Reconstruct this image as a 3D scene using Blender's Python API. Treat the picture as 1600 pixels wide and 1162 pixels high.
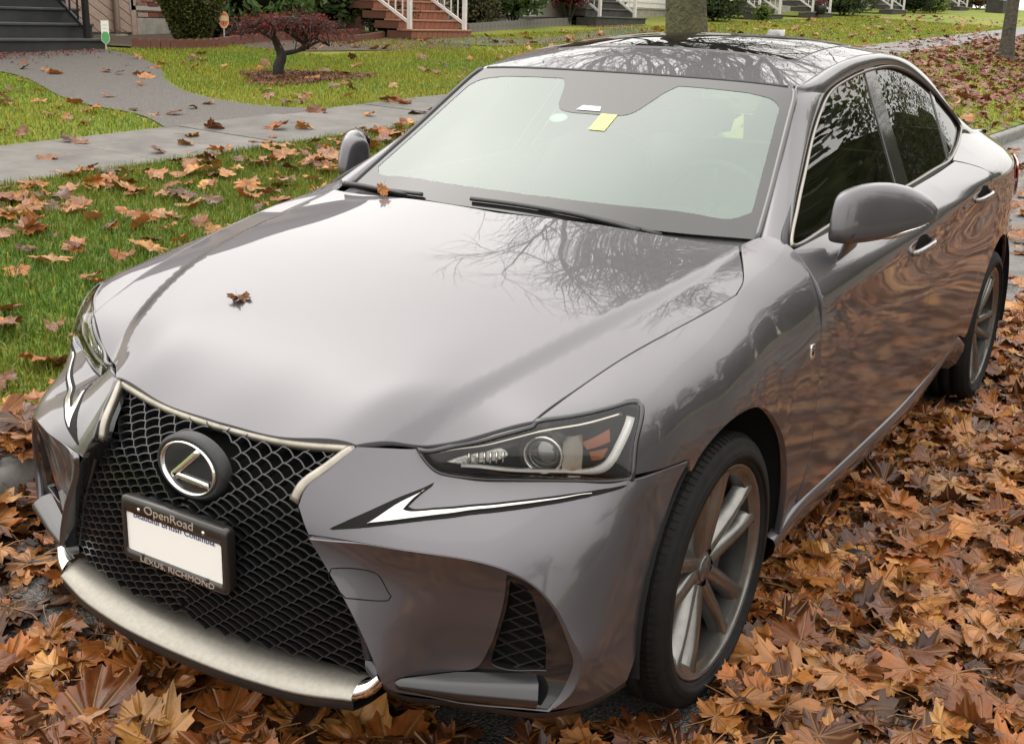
import bpy, math, random
import numpy as np
from mathutils import Vector, Matrix
from mathutils.geometry import delaunay_2d_cdt
for o in list(bpy.data.objects): bpy.data.objects.remove(o)
SC=bpy.context.scene; COL=SC.collection
random.seed(7); RNG=np.random.default_rng(7)
PI=math.pi
# ------------------------------------------------------------ camera
CAM_P=Vector((2.274457,1.7079,1.504407)); YAW,PITCH,ROLL,FPX=-2.581161,-.297990,.034966,1822.77
cam=bpy.data.cameras.new('camera'); camo=bpy.data.objects.new('camera',cam); COL.objects.link(camo)
f=Vector((math.cos(PITCH)*math.cos(YAW),math.cos(PITCH)*math.sin(YAW),math.sin(PITCH)))
r=f.cross(Vector((0,0,1))).normalized(); u=r.cross(f)
r2=math.cos(ROLL)*r+math.sin(ROLL)*u; u2=-math.sin(ROLL)*r+math.cos(ROLL)*u
camo.matrix_world=Matrix(((r2.x,u2.x,-f.x,CAM_P.x),(r2.y,u2.y,-f.y,CAM_P.y),(r2.z,u2.z,-f.z,CAM_P.z),(0,0,0,1)))
cam.sensor_fit='HORIZONTAL'; cam.sensor_width=36; cam.lens=36*FPX/1600
cam.clip_start=.05; cam.clip_end=2000
SC.camera=camo; CAMR,CAMU,CAMF=np.array(r2),np.array(u2),np.array(f)
# ------------------------------------------------------------ sky: overcast daylight
W=bpy.data.worlds.new('World'); SC.world=W; W.use_nodes=True
nt=W.node_tree; nt.nodes.clear()
wo=nt.nodes.new('ShaderNodeOutputWorld'); bg=nt.nodes.new('ShaderNodeBackground')
sky=nt.nodes.new('ShaderNodeTexSky'); sky.sky_type='NISHITA'; sky.sun_disc=False
SUN_EL,SUN_AZ=math.radians(48),math.radians(200)
sky.sun_elevation=SUN_EL; sky.sun_rotation=SUN_AZ; sky.dust_density=4; sky.air_density=1.2; sky.ozone_density=1
hs=nt.nodes.new('ShaderNodeHueSaturation'); hs.inputs['Saturation'].default_value=.06
tint=nt.nodes.new('ShaderNodeMix'); tint.data_type='RGBA'; tint.blend_type='MULTIPLY'; tint.inputs[0].default_value=1
tint.inputs[7].default_value=(1.0,.968,.925,1)
# cloud sheet: overcast brightening to the zenith, with a little soft mottling
tc=nt.nodes.new('ShaderNodeTexCoord'); sep=nt.nodes.new('ShaderNodeSeparateXYZ')
mr=nt.nodes.new('ShaderNodeMapRange'); mr.inputs[1].default_value=-.05; mr.inputs[2].default_value=1; mr.inputs[3].default_value=.95; mr.inputs[4].default_value=1.8
nz=nt.nodes.new('ShaderNodeTexNoise'); nz.inputs['Scale'].default_value=2.2; nz.inputs['Detail'].default_value=4
mr2=nt.nodes.new('ShaderNodeMapRange'); mr2.inputs[1].default_value=.3; mr2.inputs[2].default_value=.7; mr2.inputs[3].default_value=.92; mr2.inputs[4].default_value=1.08
mm=nt.nodes.new('ShaderNodeMath'); mm.operation='MULTIPLY'
mm2=nt.nodes.new('ShaderNodeMath'); mm2.operation='MULTIPLY'; mm2.inputs[1].default_value=.13
flat=nt.nodes.new('ShaderNodeMix'); flat.data_type='RGBA'; flat.inputs[0].default_value=.8
flat.inputs[7].default_value=(9,9,9,1)
L=nt.links.new
L(sky.outputs[0],hs.inputs['Color']); L(hs.outputs[0],flat.inputs[6]); L(flat.outputs[2],tint.inputs[6]); L(tint.outputs[2],bg.inputs['Color'])
L(tc.outputs['Generated'],sep.inputs[0]); L(sep.outputs[2],mr.inputs[0]); L(tc.outputs['Generated'],nz.inputs['Vector']); L(nz.outputs[0],mr2.inputs[0])
L(mr.outputs[0],mm.inputs[0]); L(mr2.outputs[0],mm.inputs[1]); L(mm.outputs[0],mm2.inputs[0]); L(mm2.outputs[0],bg.inputs['Strength']); L(bg.outputs[0],wo.inputs['Surface'])
sl=bpy.data.lights.new('sun','SUN'); sl.energy=.6; sl.angle=math.radians(110); sl.color=(1,.96,.9)
so=bpy.data.objects.new('sun',sl); COL.objects.link(so)
sd=Vector((math.cos(SUN_EL)*math.sin(SUN_AZ),math.cos(SUN_EL)*math.cos(SUN_AZ),math.sin(SUN_EL)))
so.rotation_euler=(-sd).to_track_quat('-Z','Y').to_euler(); so.location=(0,0,30)
SC.view_settings.view_transform='Standard'; SC.view_settings.look='None'; SC.view_settings.gamma=1; SC.view_settings.exposure=.52
SC.render.engine='CYCLES'; SC.render.resolution_x=1024; SC.render.resolution_y=743
SC.cycles.max_bounces=8; SC.cycles.transparent_max_bounces=16
# ------------------------------------------------------------ materials
MATS={}
def mat(name,col=(.5,.5,.5),rough=.5,metal=0,coat=0,coat_rough=.03,spec=.5,ior=1.5,noise=None,bump=None,emit=None,trans=0,alpha=1,sheen=0,rnd=0):
    """principled material; noise=(scale,amount,detail[,colour2]) mottles the colour, bump=(scale,strength[,dist])"""
    if name in MATS: return MATS[name]
    m=bpy.data.materials.new(name); m.use_nodes=True; n=m.node_tree; p=n.nodes['Principled BSDF']
    p.inputs['Base Color'].default_value=(*col,1); p.inputs['Roughness'].default_value=rough; p.inputs['Metallic'].default_value=metal
    p.inputs['Coat Weight'].default_value=coat; p.inputs['Coat Roughness'].default_value=coat_rough
    p.inputs['Specular IOR Level'].default_value=spec; p.inputs['IOR'].default_value=ior
    p.inputs['Transmission Weight'].default_value=trans; p.inputs['Alpha'].default_value=alpha
    co=n.nodes.new('ShaderNodeTexCoord')
    src=None
    if noise:
        t=n.nodes.new('ShaderNodeTexNoise'); t.inputs['Scale'].default_value=noise[0]; t.inputs['Detail'].default_value=noise[2] if len(noise)>2 else 5; t.inputs['Roughness'].default_value=.6
        n.links.new(co.outputs['Object'],t.inputs['Vector'])
        rp=n.nodes.new('ShaderNodeValToRGB'); a=noise[1]
        c2=noise[3] if len(noise)>3 else tuple(min(1,c*(1+a)) for c in col)
        c1=col if len(noise)>3 else tuple(c*(1-a) for c in col)
        rp.color_ramp.elements[0].position=.3; rp.color_ramp.elements[1].position=.7
        rp.color_ramp.elements[0].color=(*c1,1); rp.color_ramp.elements[1].color=(*c2,1)
        n.links.new(t.outputs[0],rp.inputs[0]); src=rp.outputs[0]
    if rnd:
        oi=n.nodes.new('ShaderNodeObjectInfo'); h=n.nodes.new('ShaderNodeHueSaturation')
        q=n.nodes.new('ShaderNodeMapRange'); q.inputs[3].default_value=1-rnd; q.inputs[4].default_value=1+rnd
        n.links.new(oi.outputs['Random'],q.inputs[0]); n.links.new(q.outputs[0],h.inputs['Value'])
        if src: n.links.new(src,h.inputs['Color'])
        else: h.inputs['Color'].default_value=(*col,1)
        src=h.outputs[0]
    if src: n.links.new(src,p.inputs['Base Color'])
    if bump:
        t=n.nodes.new('ShaderNodeTexNoise'); t.inputs['Scale'].default_value=bump[0]; t.inputs['Detail'].default_value=5
        b=n.nodes.new('ShaderNodeBump'); b.inputs['Strength'].default_value=bump[1]; b.inputs['Distance'].default_value=bump[2] if len(bump)>2 else .01
        n.links.new(co.outputs['Object'],t.inputs['Vector']); n.links.new(t.outputs[0],b.inputs['Height']); n.links.new(b.outputs[0],p.inputs['Normal'])
    if emit: p.inputs['Emission Color'].default_value=(*emit[0],1); p.inputs['Emission Strength'].default_value=emit[1]
    MATS[name]=m; return m
# ------------------------------------------------------------ object helpers
def link(o,parent=None):
    COL.objects.link(o)
    if parent is not None: o.parent=parent
    return o
def tag(o,label=None,cat=None,group=None,kind=None):
    if label: o['label']=label
    if cat: o['category']=cat
    if group: o['group']=group
    if kind: o['kind']=kind
    return o
def thing(name,label,cat,loc=(0,0,0),rz=0,group=None):
    o=bpy.data.objects.new(name,None); o.empty_display_size=.1; link(o); o.location=loc; o.rotation_euler=(0,0,rz)
    return tag(o,label,cat,group)
def copy_tree(o,parent=None):
    c=o.copy(); COL.objects.link(c)
    if parent is not None: c.parent=parent
    for ch in list(o.children): copy_tree(ch,c)
    return c
def mesh(name,V,F,m=None,normals=None,smooth=True):
    me=bpy.data.meshes.new(name); V=np.asarray(V,float)
    me.from_pydata(V.tolist(),[],[list(map(int,q)) for q in F])
    if m is not None:
        for q in (m if isinstance(m,(list,tuple)) else [m]): me.materials.append(q)
    if smooth: me.polygons.foreach_set('use_smooth',[True]*len(me.polygons))
    me.update()
    if normals is not None: me.normals_split_custom_set_from_vertices(np.asarray(normals,float).tolist())
    return me
def mk(name,V,F,m=None,parent=None,normals=None,smooth=True):
    o=bpy.data.objects.new(name,mesh(name,V,F,m,normals,smooth)); return link(o,parent)
def fastmesh(name,V,T,m,smooth=False,colattr=None):
    """large triangle mesh from arrays"""
    me=bpy.data.meshes.new(name); V=np.asarray(V,np.float32); T=np.asarray(T,np.int32)
    me.vertices.add(len(V)); me.vertices.foreach_set('co',V.ravel())
    me.loops.add(T.size); me.loops.foreach_set('vertex_index',T.ravel())
    me.polygons.add(len(T)); me.polygons.foreach_set('loop_start',np.arange(0,T.size,3,dtype=np.int32))
    me.polygons.foreach_set('use_smooth',np.full(len(T),smooth))
    if colattr is not None:
        a=me.color_attributes.new('tone','FLOAT_COLOR','POINT'); c=np.ones((len(V),4),np.float32); c[:,:3]=colattr; a.data.foreach_set('color',c.ravel())
    me.materials.append(m); me.update(calc_edges=True); me.validate()
    return me
class MB:
    """collects simple solids into ONE mesh"""
    def __init__(s): s.V=[];s.F=[]
    def add(s,V,F):
        n=len(s.V); s.V+=[tuple(v) for v in V]; s.F+=[tuple(i+n for i in q) for q in F]; return s
    def box(s,a,b,M=None):
        (x0,y0,z0),(x1,y1,z1)=a,b
        V=[(x0,y0,z0),(x1,y0,z0),(x1,y1,z0),(x0,y1,z0),(x0,y0,z1),(x1,y0,z1),(x1,y1,z1),(x0,y1,z1)]
        if M is not None: V=[tuple(M@Vector(v)) for v in V]
        return s.add(V,[(0,3,2,1),(4,5,6,7),(0,1,5,4),(1,2,6,5),(2,3,7,6),(3,0,4,7)])
    def tube(s,path,rad,seg=8,cap=True):
        V,F=tube(path,rad,seg,cap); return s.add(V,F)
    def bar(s,a,b,w,h):
        """square bar from a to b"""
        a=Vector(a);b=Vector(b);d=(b-a).normalized(); up=Vector((0,0,1)) if abs(d.z)<.95 else Vector((1,0,0))
        sd=d.cross(up).normalized();up=sd.cross(d)
        V=[]
        for p in (a,b):
            for i,j in ((-1,-1),(1,-1),(1,1),(-1,1)): V.append(p+sd*(i*w/2)+up*(j*h/2))
        return s.add(V,[(0,1,2,3),(7,6,5,4),(0,4,5,1),(1,5,6,2),(2,6,7,3),(3,7,4,0)])
    def obj(s,name,m,parent=None,smooth=False,bevel=0):
        o=mk(name,s.V,s.F,m,parent,None,smooth)
        if bevel:
            b=o.modifiers.new('bevel','BEVEL'); b.width=bevel; b.segments=2; b.limit_method='ANGLE'
        return o
def cr(pts,step=.012,closed=False,n=None):
    """catmull-rom (centripetal) resampling"""
    P=np.array(pts,float)
    if closed: Q=np.vstack([P[-1],P,P[0],P[1]])
    else: Q=np.vstack([2*P[0]-P[1],P,2*P[-1]-P[-2]])
    out=[];segs=len(Q)-3
    for i in range(segs):
        p0,p1,p2,p3=Q[i:i+4]
        t0=0;t1=t0+max(1e-6,np.linalg.norm(p1-p0))**.5;t2=t1+max(1e-6,np.linalg.norm(p2-p1))**.5;t3=t2+max(1e-6,np.linalg.norm(p3-p2))**.5
        k=n if n else max(1,int(math.ceil(np.linalg.norm(p2-p1)/step)))
        for j in range(k):
            t=t1+(t2-t1)*j/k
            A1=(t1-t)/(t1-t0)*p0+(t-t0)/(t1-t0)*p1;A2=(t2-t)/(t2-t1)*p1+(t-t1)/(t2-t1)*p2;A3=(t3-t)/(t3-t2)*p2+(t-t2)/(t3-t2)*p3
            B1=(t2-t)/(t2-t0)*A1+(t-t0)/(t2-t0)*A2;B2=(t3-t)/(t3-t1)*A2+(t-t1)/(t3-t1)*A3
            out.append((t2-t)/(t2-t1)*B1+(t-t1)/(t2-t1)*B2)
    if not closed: out.append(P[-1])
    return np.array(out)
def evenly(pts,n):
    P=np.array(pts,float);d=np.r_[0,np.cumsum(np.linalg.norm(np.diff(P,axis=0),axis=1))]
    t=np.linspace(0,d[-1],n);return np.stack([np.interp(t,d,P[:,k]) for k in range(3)],1)
def outline(*segs,step=.012):
    out=[]
    for s in segs:
        q=cr(s,step) if len(s)>2 else evenly(s,max(2,int(np.linalg.norm(np.subtract(s[0],s[1]))/step)+1))
        for p in q:
            if not out or np.linalg.norm(p-out[-1])>step*.3: out.append(p)
    if np.linalg.norm(out[0]-out[-1])<step*.3: out.pop()
    return np.array(out)
def frames(P):
    """tangent, side, up of a path"""
    P=np.asarray(P,float);T=np.gradient(P,axis=0);T/=np.linalg.norm(T,axis=1)[:,None]+1e-12
    return T
def tube(path,rad,seg=8,cap=True):
    P=np.asarray(path,float);n=len(P)
    R=np.full(n,rad) if np.isscalar(rad) else np.asarray(rad,float)
    T=frames(P);ref=np.array([0,0,1.]) if abs(T[0][2])<.9 else np.array([1.,0,0])
    V=[];s=np.cross(T[0],ref)
    for i in range(n):
        s=s-T[i]*(s@T[i]);s/=np.linalg.norm(s)+1e-12;u=np.cross(s,T[i])
        for k in range(seg):
            a=2*PI*k/seg;V.append(P[i]+R[i]*(math.cos(a)*s+math.sin(a)*u))
    F=[(i*seg+k,i*seg+(k+1)%seg,(i+1)*seg+(k+1)%seg,(i+1)*seg+k) for i in range(n-1) for k in range(seg)]
    if cap: F+= [tuple(range(seg))[::-1],tuple((n-1)*seg+k for k in range(seg))]
    return V,F
def sweep(path,normals,profile,closed=False):
    """sweep a closed profile [(side,up)...] along a path whose up direction is given"""
    P=np.asarray(path,float);N=np.asarray(normals,float);n=len(P)
    if closed: T=np.roll(P,-1,0)-np.roll(P,1,0)
    else: T=np.gradient(P,axis=0)
    T/=np.linalg.norm(T,axis=1)[:,None]+1e-12
    S=np.cross(T,N);S/=np.linalg.norm(S,axis=1)[:,None]+1e-12
    m=len(profile) if not callable(profile) else len(profile(0))
    V=[]
    for i in range(n):
        pr=profile(i/(n-1)) if callable(profile) else profile
        for a,b in pr: V.append(P[i]+S[i]*a+N[i]*b)
    F=[]
    for i in range(n if closed else n-1):
        j=(i+1)%n
        for k in range(m): F.append((i*m+k,i*m+(k+1)%m,j*m+(k+1)%m,j*m+k))
    if not closed: F+=[tuple(range(m))[::-1],tuple((n-1)*m+k for k in range(m))]
    return V,F
def loft(rows,closed=False):
    rows=[np.asarray(r,float) for r in rows];m=len(rows[0]);V=np.vstack(rows)
    F=[]
    for i in range(len(rows)-1):
        for k in range(m if closed else m-1): F.append((i*m+k,i*m+(k+1)%m,(i+1)*m+(k+1)%m,(i+1)*m+k))
    return V,F
def lathe(profile,seg=48,axis='y',close=False):
    """profile [(axial,radius)] turned round the y (or z) axis"""
    V=[];n=len(profile)
    for k in range(seg):
        a=2*PI*k/seg
        for h,rr in profile:
            V.append((rr*math.cos(a),h,rr*math.sin(a)) if axis=='y' else (rr*math.cos(a),rr*math.sin(a),h))
    F=[]
    for k in range(seg):
        k2=(k+1)%seg
        for i in range(n-1 if not close else n): F.append((k*n+i,k*n+(i+1)%n,k2*n+(i+1)%n,k2*n+i))
    return V,F
def flipY(o_name,src,parent,m=None):
    """mirrored copy of a mesh object across the car's centre plane"""
    me=src.data; V=[(v.co.x,-v.co.y,v.co.z) for v in me.vertices]; F=[tuple(p.vertices)[::-1] for p in me.polygons]
    N=None
    if me.has_custom_normals:
        N=np.zeros((len(V),3))
        for l in me.loops: N[l.vertex_index]=(l.normal.x,-l.normal.y,l.normal.z)
    me2=mesh(o_name,V,F,[q for q in me.materials],N)
    me2.polygons.foreach_set('material_index',[p.material_index for p in me.polygons])
    me2.polygons.foreach_set('use_smooth',[p.use_smooth for p in me.polygons])
    o=bpy.data.objects.new(o_name,me2); return link(o,parent)

# ------------------------------------------------------------ smooth sheets for bodywork
class Surf:
    """smooth sheet: height along e3 over the plane (e1,e2), polyharmonic interpolation of control points"""
    def __init__(s,e1,e2,pts,lam=0.0):
        s.e1=np.array(e1,float);s.e1/=np.linalg.norm(s.e1)
        s.e2=np.array(e2,float);s.e2/=np.linalg.norm(s.e2)
        s.e3=np.cross(s.e1,s.e2)
        s.B=np.stack([s.e1,s.e2,s.e3],1)
        q=np.array(pts,float)@s.B
        s.q=q;n=len(q)
        A=np.zeros((n+3,n+3));r=np.linalg.norm(q[:,None,:2]-q[None,:,:2],axis=2)
        A[:n,:n]=r**3+np.diag(np.broadcast_to(np.asarray(lam,float),(n,)))
        A[:n,n]=1;A[:n,n+1:]=q[:,:2];A[n,:n]=1;A[n+1:,:n]=q[:,:2].T
        b=np.zeros(n+3);b[:n]=q[:,2]
        s.w=np.linalg.lstsq(A,b,rcond=None)[0]
    def h(s,uv):
        uv=np.atleast_2d(uv);d=uv[:,None,:]-s.q[None,:,:2];r=np.sqrt((d**2).sum(2))
        n=len(s.q);w=s.w
        val=(r**3)@w[:n]+w[n]+uv@w[n+1:]
        g=np.einsum('ijk,ij,j->ik',d,3*r,w[:n])+w[n+1:]
        return val,g
    def ev(s,uv):
        v,g=s.h(uv);uv=np.atleast_2d(uv)
        P=np.column_stack([uv,v])@s.B.T
        N=np.column_stack([-g,np.ones(len(uv))]);N/=np.linalg.norm(N,axis=1)[:,None]
        return P,N@s.B.T
    def uv(s,P): return (np.atleast_2d(np.array(P,float))@s.B)[:,:2]
    def hit(s,C,d,t0=2.5):
        t=t0
        for _ in range(60):
            f,df=0,0
            def F(t):
                q=(C+t*d)@s.B;return q[2]-s.h(q[:2])[0][0]
            f=F(t);df=(F(t+1e-4)-f)/1e-4
            st=np.clip(f/df,-.3,.3) if abs(df)>1e-9 else .05
            t-=st
            if abs(st)<1e-7:break
        return C+t*d
X=(1,0,0);Y=(0,1,0);Z=(0,0,1)
# ---- hood -------------------------------------------------------
HOOD_C=[(.685,0,.682),(.62,0,.729),(.55,0,.768),(.45,0,.808),(.3,0,.858),(.1,0,.911),(-.12,0,.951),(-.345,0,.988)]
HOOD_M=[(.679,.18,.687),(.60,.22,.736),(.45,.25,.804),(.25,.28,.870),(.02,.30,.922),(-.2,.32,.957),(-.375,.34,.986)]
HOOD_K=[(.657,.345,.703),(.606,.388,.7245),(.574,.408,.7425),(.512,.439,.777),(.431,.474,.8065),(.347,.501,.834),(.248,.530,.861),(.093,.574,.893),(-.13,.622,.926),(-.344,.645,.957),(-.44,.645,.975)]
HOOD_S=[(.60,.42,.7035),(.545,.53,.726),(.481,.634,.766),(.372,.657,.802),(.226,.686,.841),(.064,.718,.871),(-.074,.744,.894),(-.187,.757,.911),(-.249,.747,.929),(-.328,.711,.949),(-.436,.657,.974)]
HOOD_O=[(.52,.52,.752),(.40,.585,.799),(.28,.625,.838),(.1,.66,.878),(-.08,.695,.905)]
def mirr(L): return [(x,-y,z) for x,y,z in L if y>1e-6]
hp=HOOD_C+HOOD_M+HOOD_K+HOOD_S[:-1]+HOOD_O
KX=np.array([p[0] for p in HOOD_K][::-1]);KY=np.array([p[1] for p in HOOD_K][::-1])
KP=np.polyfit(KX,KY,3)
def hood_step(x,y):
    """the ridge line: the skin drops away just outside it"""
    yk=np.polyval(KP,x);w=np.interp(x,[-.45,.6],[.030,.060]);st=np.interp(x,[-.45,-.2,.3,.6,.66],[.003,.009,.014,.015,.0])
    t=np.clip((np.abs(y)-yk)/w,0,1);return st*t*t*(3-2*t)
class HoodSurf(Surf):
    def __init__(s,pts,lam):
        Surf.__init__(s,X,Y,[(p[0],p[1],p[2]+float(hood_step(p[0],p[1]))) for p in pts],lam)
    def h(s,uv):
        uv=np.atleast_2d(np.asarray(uv,float));v,g=Surf.h(s,uv);e=1e-4;f=lambda a,b:hood_step(uv[:,0]+a,uv[:,1]+b)
        return v-f(0,0),g-np.stack([(f(e,0)-f(-e,0))/(2*e),(f(0,e)-f(0,-e))/(2*e)],1)
hl_=[2e-5 if (p in HOOD_S or p in(HOOD_C[0],HOOD_M[0],HOOD_K[0],HOOD_C[-1],HOOD_M[-1])) else 2e-4 if p in HOOD_K else 3e-3 for p in hp]
S_HOOD=HoodSurf(hp+mirr(hp),hl_+[l for l,p in zip(hl_,hp) if p[1]>1e-6])
# ---- fender (tilted frame) --------------------------------------
FSEC={.40:[(.648,.793),(.70,.79),(.755,.778),(.795,.745),(.812,.695),(.820,.65)],
 .335:[(.665,.813),(.73,.812),(.783,.799),(.812,.772),(.832,.722),(.839,.67)],
 .2:[(.691,.847),(.745,.842),(.793,.825),(.825,.79),(.845,.742),(.851,.69)],
 .06:[(.719,.872),(.765,.864),(.808,.842),(.838,.805),(.857,.755),(.865,.705)],
 -.1:[(.748,.898),(.785,.883),(.818,.855),(.844,.812),(.860,.76),(.867,.69)],
 -.25:[(.749,.929),(.785,.905),(.815,.871),(.840,.82),(.855,.76),(.862,.70),(.864,.60)],
 -.48:[(.700,.983),(.752,.968),(.793,.93),(.824,.89),(.848,.845),(.858,.77),(.862,.68),(.864,.58),(.862,.46),(.856,.38),(.848,.31),(.835,.26)],
 -.65:[(.756,.973),(.80,.93),(.828,.895),(.850,.85),(.860,.77),(.865,.68),(.867,.58),(.864,.46),(.857,.38),(.848,.315),(.835,.26)]}
fp=[(x,y,z) for x,s in FSEC.items() for y,z in s]
fp+=[(.481,.634,.766),(-.34,.715,.953),(-.44,.66,.978)]
ARCH_R=.380
def arch_y(a): return float(np.interp(a,[-10,30,60,90,140,170,200],[.840,.842,.852,.866,.867,.862,.856]))
for a in (45,65,90,115,140,160,180,196):
    fp.append((ARCH_R*np.cos(np.radians(a)),arch_y(a),.318+ARCH_R*np.sin(np.radians(a))))
S_FEND=Surf(X,(0,-.72,.694),fp,1.2e-4)
# ---- body side: cross-sections blended along the length ---------
def nat(xk,yk,xq):
    """natural cubic spline; xk (...,n) ascending, yk (...,n), xq (...)"""
    n=xk.shape[-1];h=np.diff(xk,axis=-1);d=np.diff(yk,axis=-1)/h
    A=np.zeros(xk.shape[:-1]+(n,n));r=np.zeros(xk.shape)
    A[...,0,0]=1;A[...,-1,-1]=1
    for i in range(1,n-1):
        A[...,i,i-1]=h[...,i-1];A[...,i,i]=2*(h[...,i-1]+h[...,i]);A[...,i,i+1]=h[...,i];r[...,i]=6*(d[...,i]-d[...,i-1])
    M=np.linalg.solve(A,r[...,None])[...,0]
    k=np.clip((xq[...,None]>=xk).sum(-1)-1,0,n-2)
    g=lambda a:np.take_along_axis(a,k[...,None],-1)[...,0]
    x0=g(xk);x1=np.take_along_axis(xk,(k+1)[...,None],-1)[...,0];H=x1-x0;M0=g(M);M1=np.take_along_axis(M,(k+1)[...,None],-1)[...,0]
    y0=g(yk);y1=np.take_along_axis(yk,(k+1)[...,None],-1)[...,0];q=np.clip(xq,x0-.15,x1+.15)
    return (M0*(x1-q)**3+M1*(q-x0)**3)/(6*H)+(y0/H-M0*H/6)*(x1-q)+(y1/H-M1*H/6)*(q-x0)
SX=np.array([-3.6,-3.2,-2.8,-2.4,-2.0,-1.5,-1.0,-.65,-.40])
SBZ=np.array([1.050,1.072,1.085,1.050,1.017,.996,.982,.974,.966])
SBY=np.array([.580,.650,.680,.720,.744,.750,.753,.755,.757])
SHZ=np.array([.955,.985,.998,.990,.965,.925,.897,.880,.862])
SHY=np.array([.695,.792,.835,.851,.854,.855,.853,.851,.847])
SM=[(.72,[.735,.820,.866,.868,.868,.867,.866,.864,.860]),(.57,[.735,.824,.871,.870,.867,.867,.867,.866,.863]),(.43,[.730,.818,.865,.864,.863,.862,.862,.861,.859]),(.33,[.725,.810,.856,.854,.852,.851,.851,.851,.849]),(.24,[.71,.795,.842,.840,.838,.837,.837,.836,.834])]
class SideSurf(Surf):
    def __init__(s):
        s.e1=np.array([1.,0,0]);s.e2=np.array([0,0,1.]);s.e3=np.cross(s.e1,s.e2);s.B=np.stack([s.e1,s.e2,s.e3],1)
    def y(s,uv):
        x=uv[:,0];f=lambda v:nat(np.broadcast_to(SX,(len(x),len(SX))),np.broadcast_to(np.asarray(v,float),(len(x),len(SX))),x)
        bz,by,sz,sy=f(SBZ),f(SBY),f(SHZ),f(SHY)
        Z_=[];Y_=[]
        for z,v in SM[::-1]: Z_.append(np.full(len(x),z));Y_.append(f(v))
        m=f(SM[0][1])
        Z_+=[sz-.052,sz,sz+(bz-sz)*.35,sz+(bz-sz)*.7,bz,bz+.04]
        Y_+=[sy+(m-sy)*.72,sy,sy+(by-sy)*.26,sy+(by-sy)*.62,by,by-.055]
        return nat(np.stack(Z_,1),np.stack(Y_,1),uv[:,1])
    def h(s,uv):
        uv=np.atleast_2d(uv).astype(float);e=1e-4
        v=s.y(uv);gx=(s.y(uv+[e,0])-s.y(uv-[e,0]))/(2*e);gz=(s.y(uv+[0,e])-s.y(uv-[0,e]))/(2*e)
        return -v,-np.stack([gx,gz],1)
S_SIDE=SideSurf()
# ---- bumper upper skin and recess -------------------------------
SPIN=[(.659,.346,.700),(.704,.321,.666),(.748,.298,.634),(.765,.293,.610),(.773,.318,.565),(.771,.366,.498),(.764,.402,.443),(.755,.441,.372),(.747,.467,.311),(.744,.476,.280)]
CRE=[(.742,.44,.555),(.727,.50,.556),(.700,.565,.554),(.666,.635,.547),(.635,.69,.530),(.609,.733,.500),(.590,.766,.456),(.575,.789,.402),(.563,.809,.354),(.570,.799,.290),(.593,.764,.245)]
up=SPIN[:6]+CRE+[(.750,.361,.568),(.603,.492,.649),(.6627,.4712,.6083),(.500,.735,.628),(.44,.80,.64),
 (.589,.438,.700),(.587,.483,.662),(.565,.513,.651),(.518,.614,.652),(.455,.725,.656),(.411,.811,.669),(.338,.837,.668),
 (.228,.851,.660),(.275,.845,.611),(.325,.843,.515),(.362,.841,.412),(.387,.84,.301),(.42,.838,.25),
 (.50,.775,.57),(.48,.812,.47),(.47,.822,.40),(.475,.829,.33),(.49,.822,.26),(.40,.824,.60),(.60,.68,.60),(.66,.58,.597)]
up_l=[1e-5 if (p in SPIN or p in CRE or p[0]<.43 or p in((.589,.438,.700),(.587,.483,.662),(.565,.513,.651),(.518,.614,.652),(.455,.725,.656))) else 4e-4 for p in up]
S_BUMP=Surf((-.7071,.7071,0),Z,up,up_l)
rec=SPIN[5:]+CRE+[(.748,.40,.52),(.706,.50,.51),(.690,.54,.50),(.650,.62,.49),(.612,.70,.46),(.690,.52,.42),(.635,.62,.40),(.597,.72,.38),(.68,.52,.32),(.625,.62,.30),(.59,.72,.29),(.70,.50,.24),(.64,.62,.235)]
S_REC=Surf((-.7071,.7071,0),Z,rec,1.5e-5)
# ---- windscreen, roof, side glass --------------------------------
wsb=[(-.43,0,.975),(-.44,.25,.975),(-.475,.48,.975),(-.528,.668,.975)]
wst=[(-1.06,0,1.339),(-1.058,.22,1.338),(-1.056,.42,1.334),(-1.056,.548,1.326)]
wsm=[(-.735,0,1.167),(-.74,.24,1.166),(-.757,.45,1.16),(-.79,.61,1.146)]
wp=wsb+wst+wsm
S_WS=Surf((-.86,0,.51),Y,[p for p in wp+mirr(wp)],0) # e3=(-.51..)
rc=[(-1.06,0,1.339),(-1.3,0,1.400),(-1.55,0,1.441),(-1.85,0,1.459),(-2.15,0,1.450),(-2.45,0,1.415),(-2.62,0,1.38)]
rm=[(-1.058,.30,1.337),(-1.3,.3,1.393),(-1.55,.3,1.432),(-1.85,.3,1.449),(-2.15,.3,1.440),(-2.45,.3,1.404),(-2.6,.3,1.37)]
re=[(-1.056,.548,1.326),(-1.3,.54,1.371),(-1.55,.535,1.402),(-1.85,.53,1.415),(-2.15,.525,1.403),(-2.45,.51,1.365),(-2.58,.50,1.335)]
rp=rc+rm+re
S_ROOF=Surf(X,Y,rp+mirr(rp),0)
def sst(a,b,t): q=min(1.,max(0.,(t-a)/(b-a)));return q*q*(3-2*q)
def glass_y(x,z): return .766-.40*(z-.98)-.22*(z-.98)**2-.052*(.25+.75*sst(.93,1.18,z))*(.35+.65*sst(-2.6,-.7,x))
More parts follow.
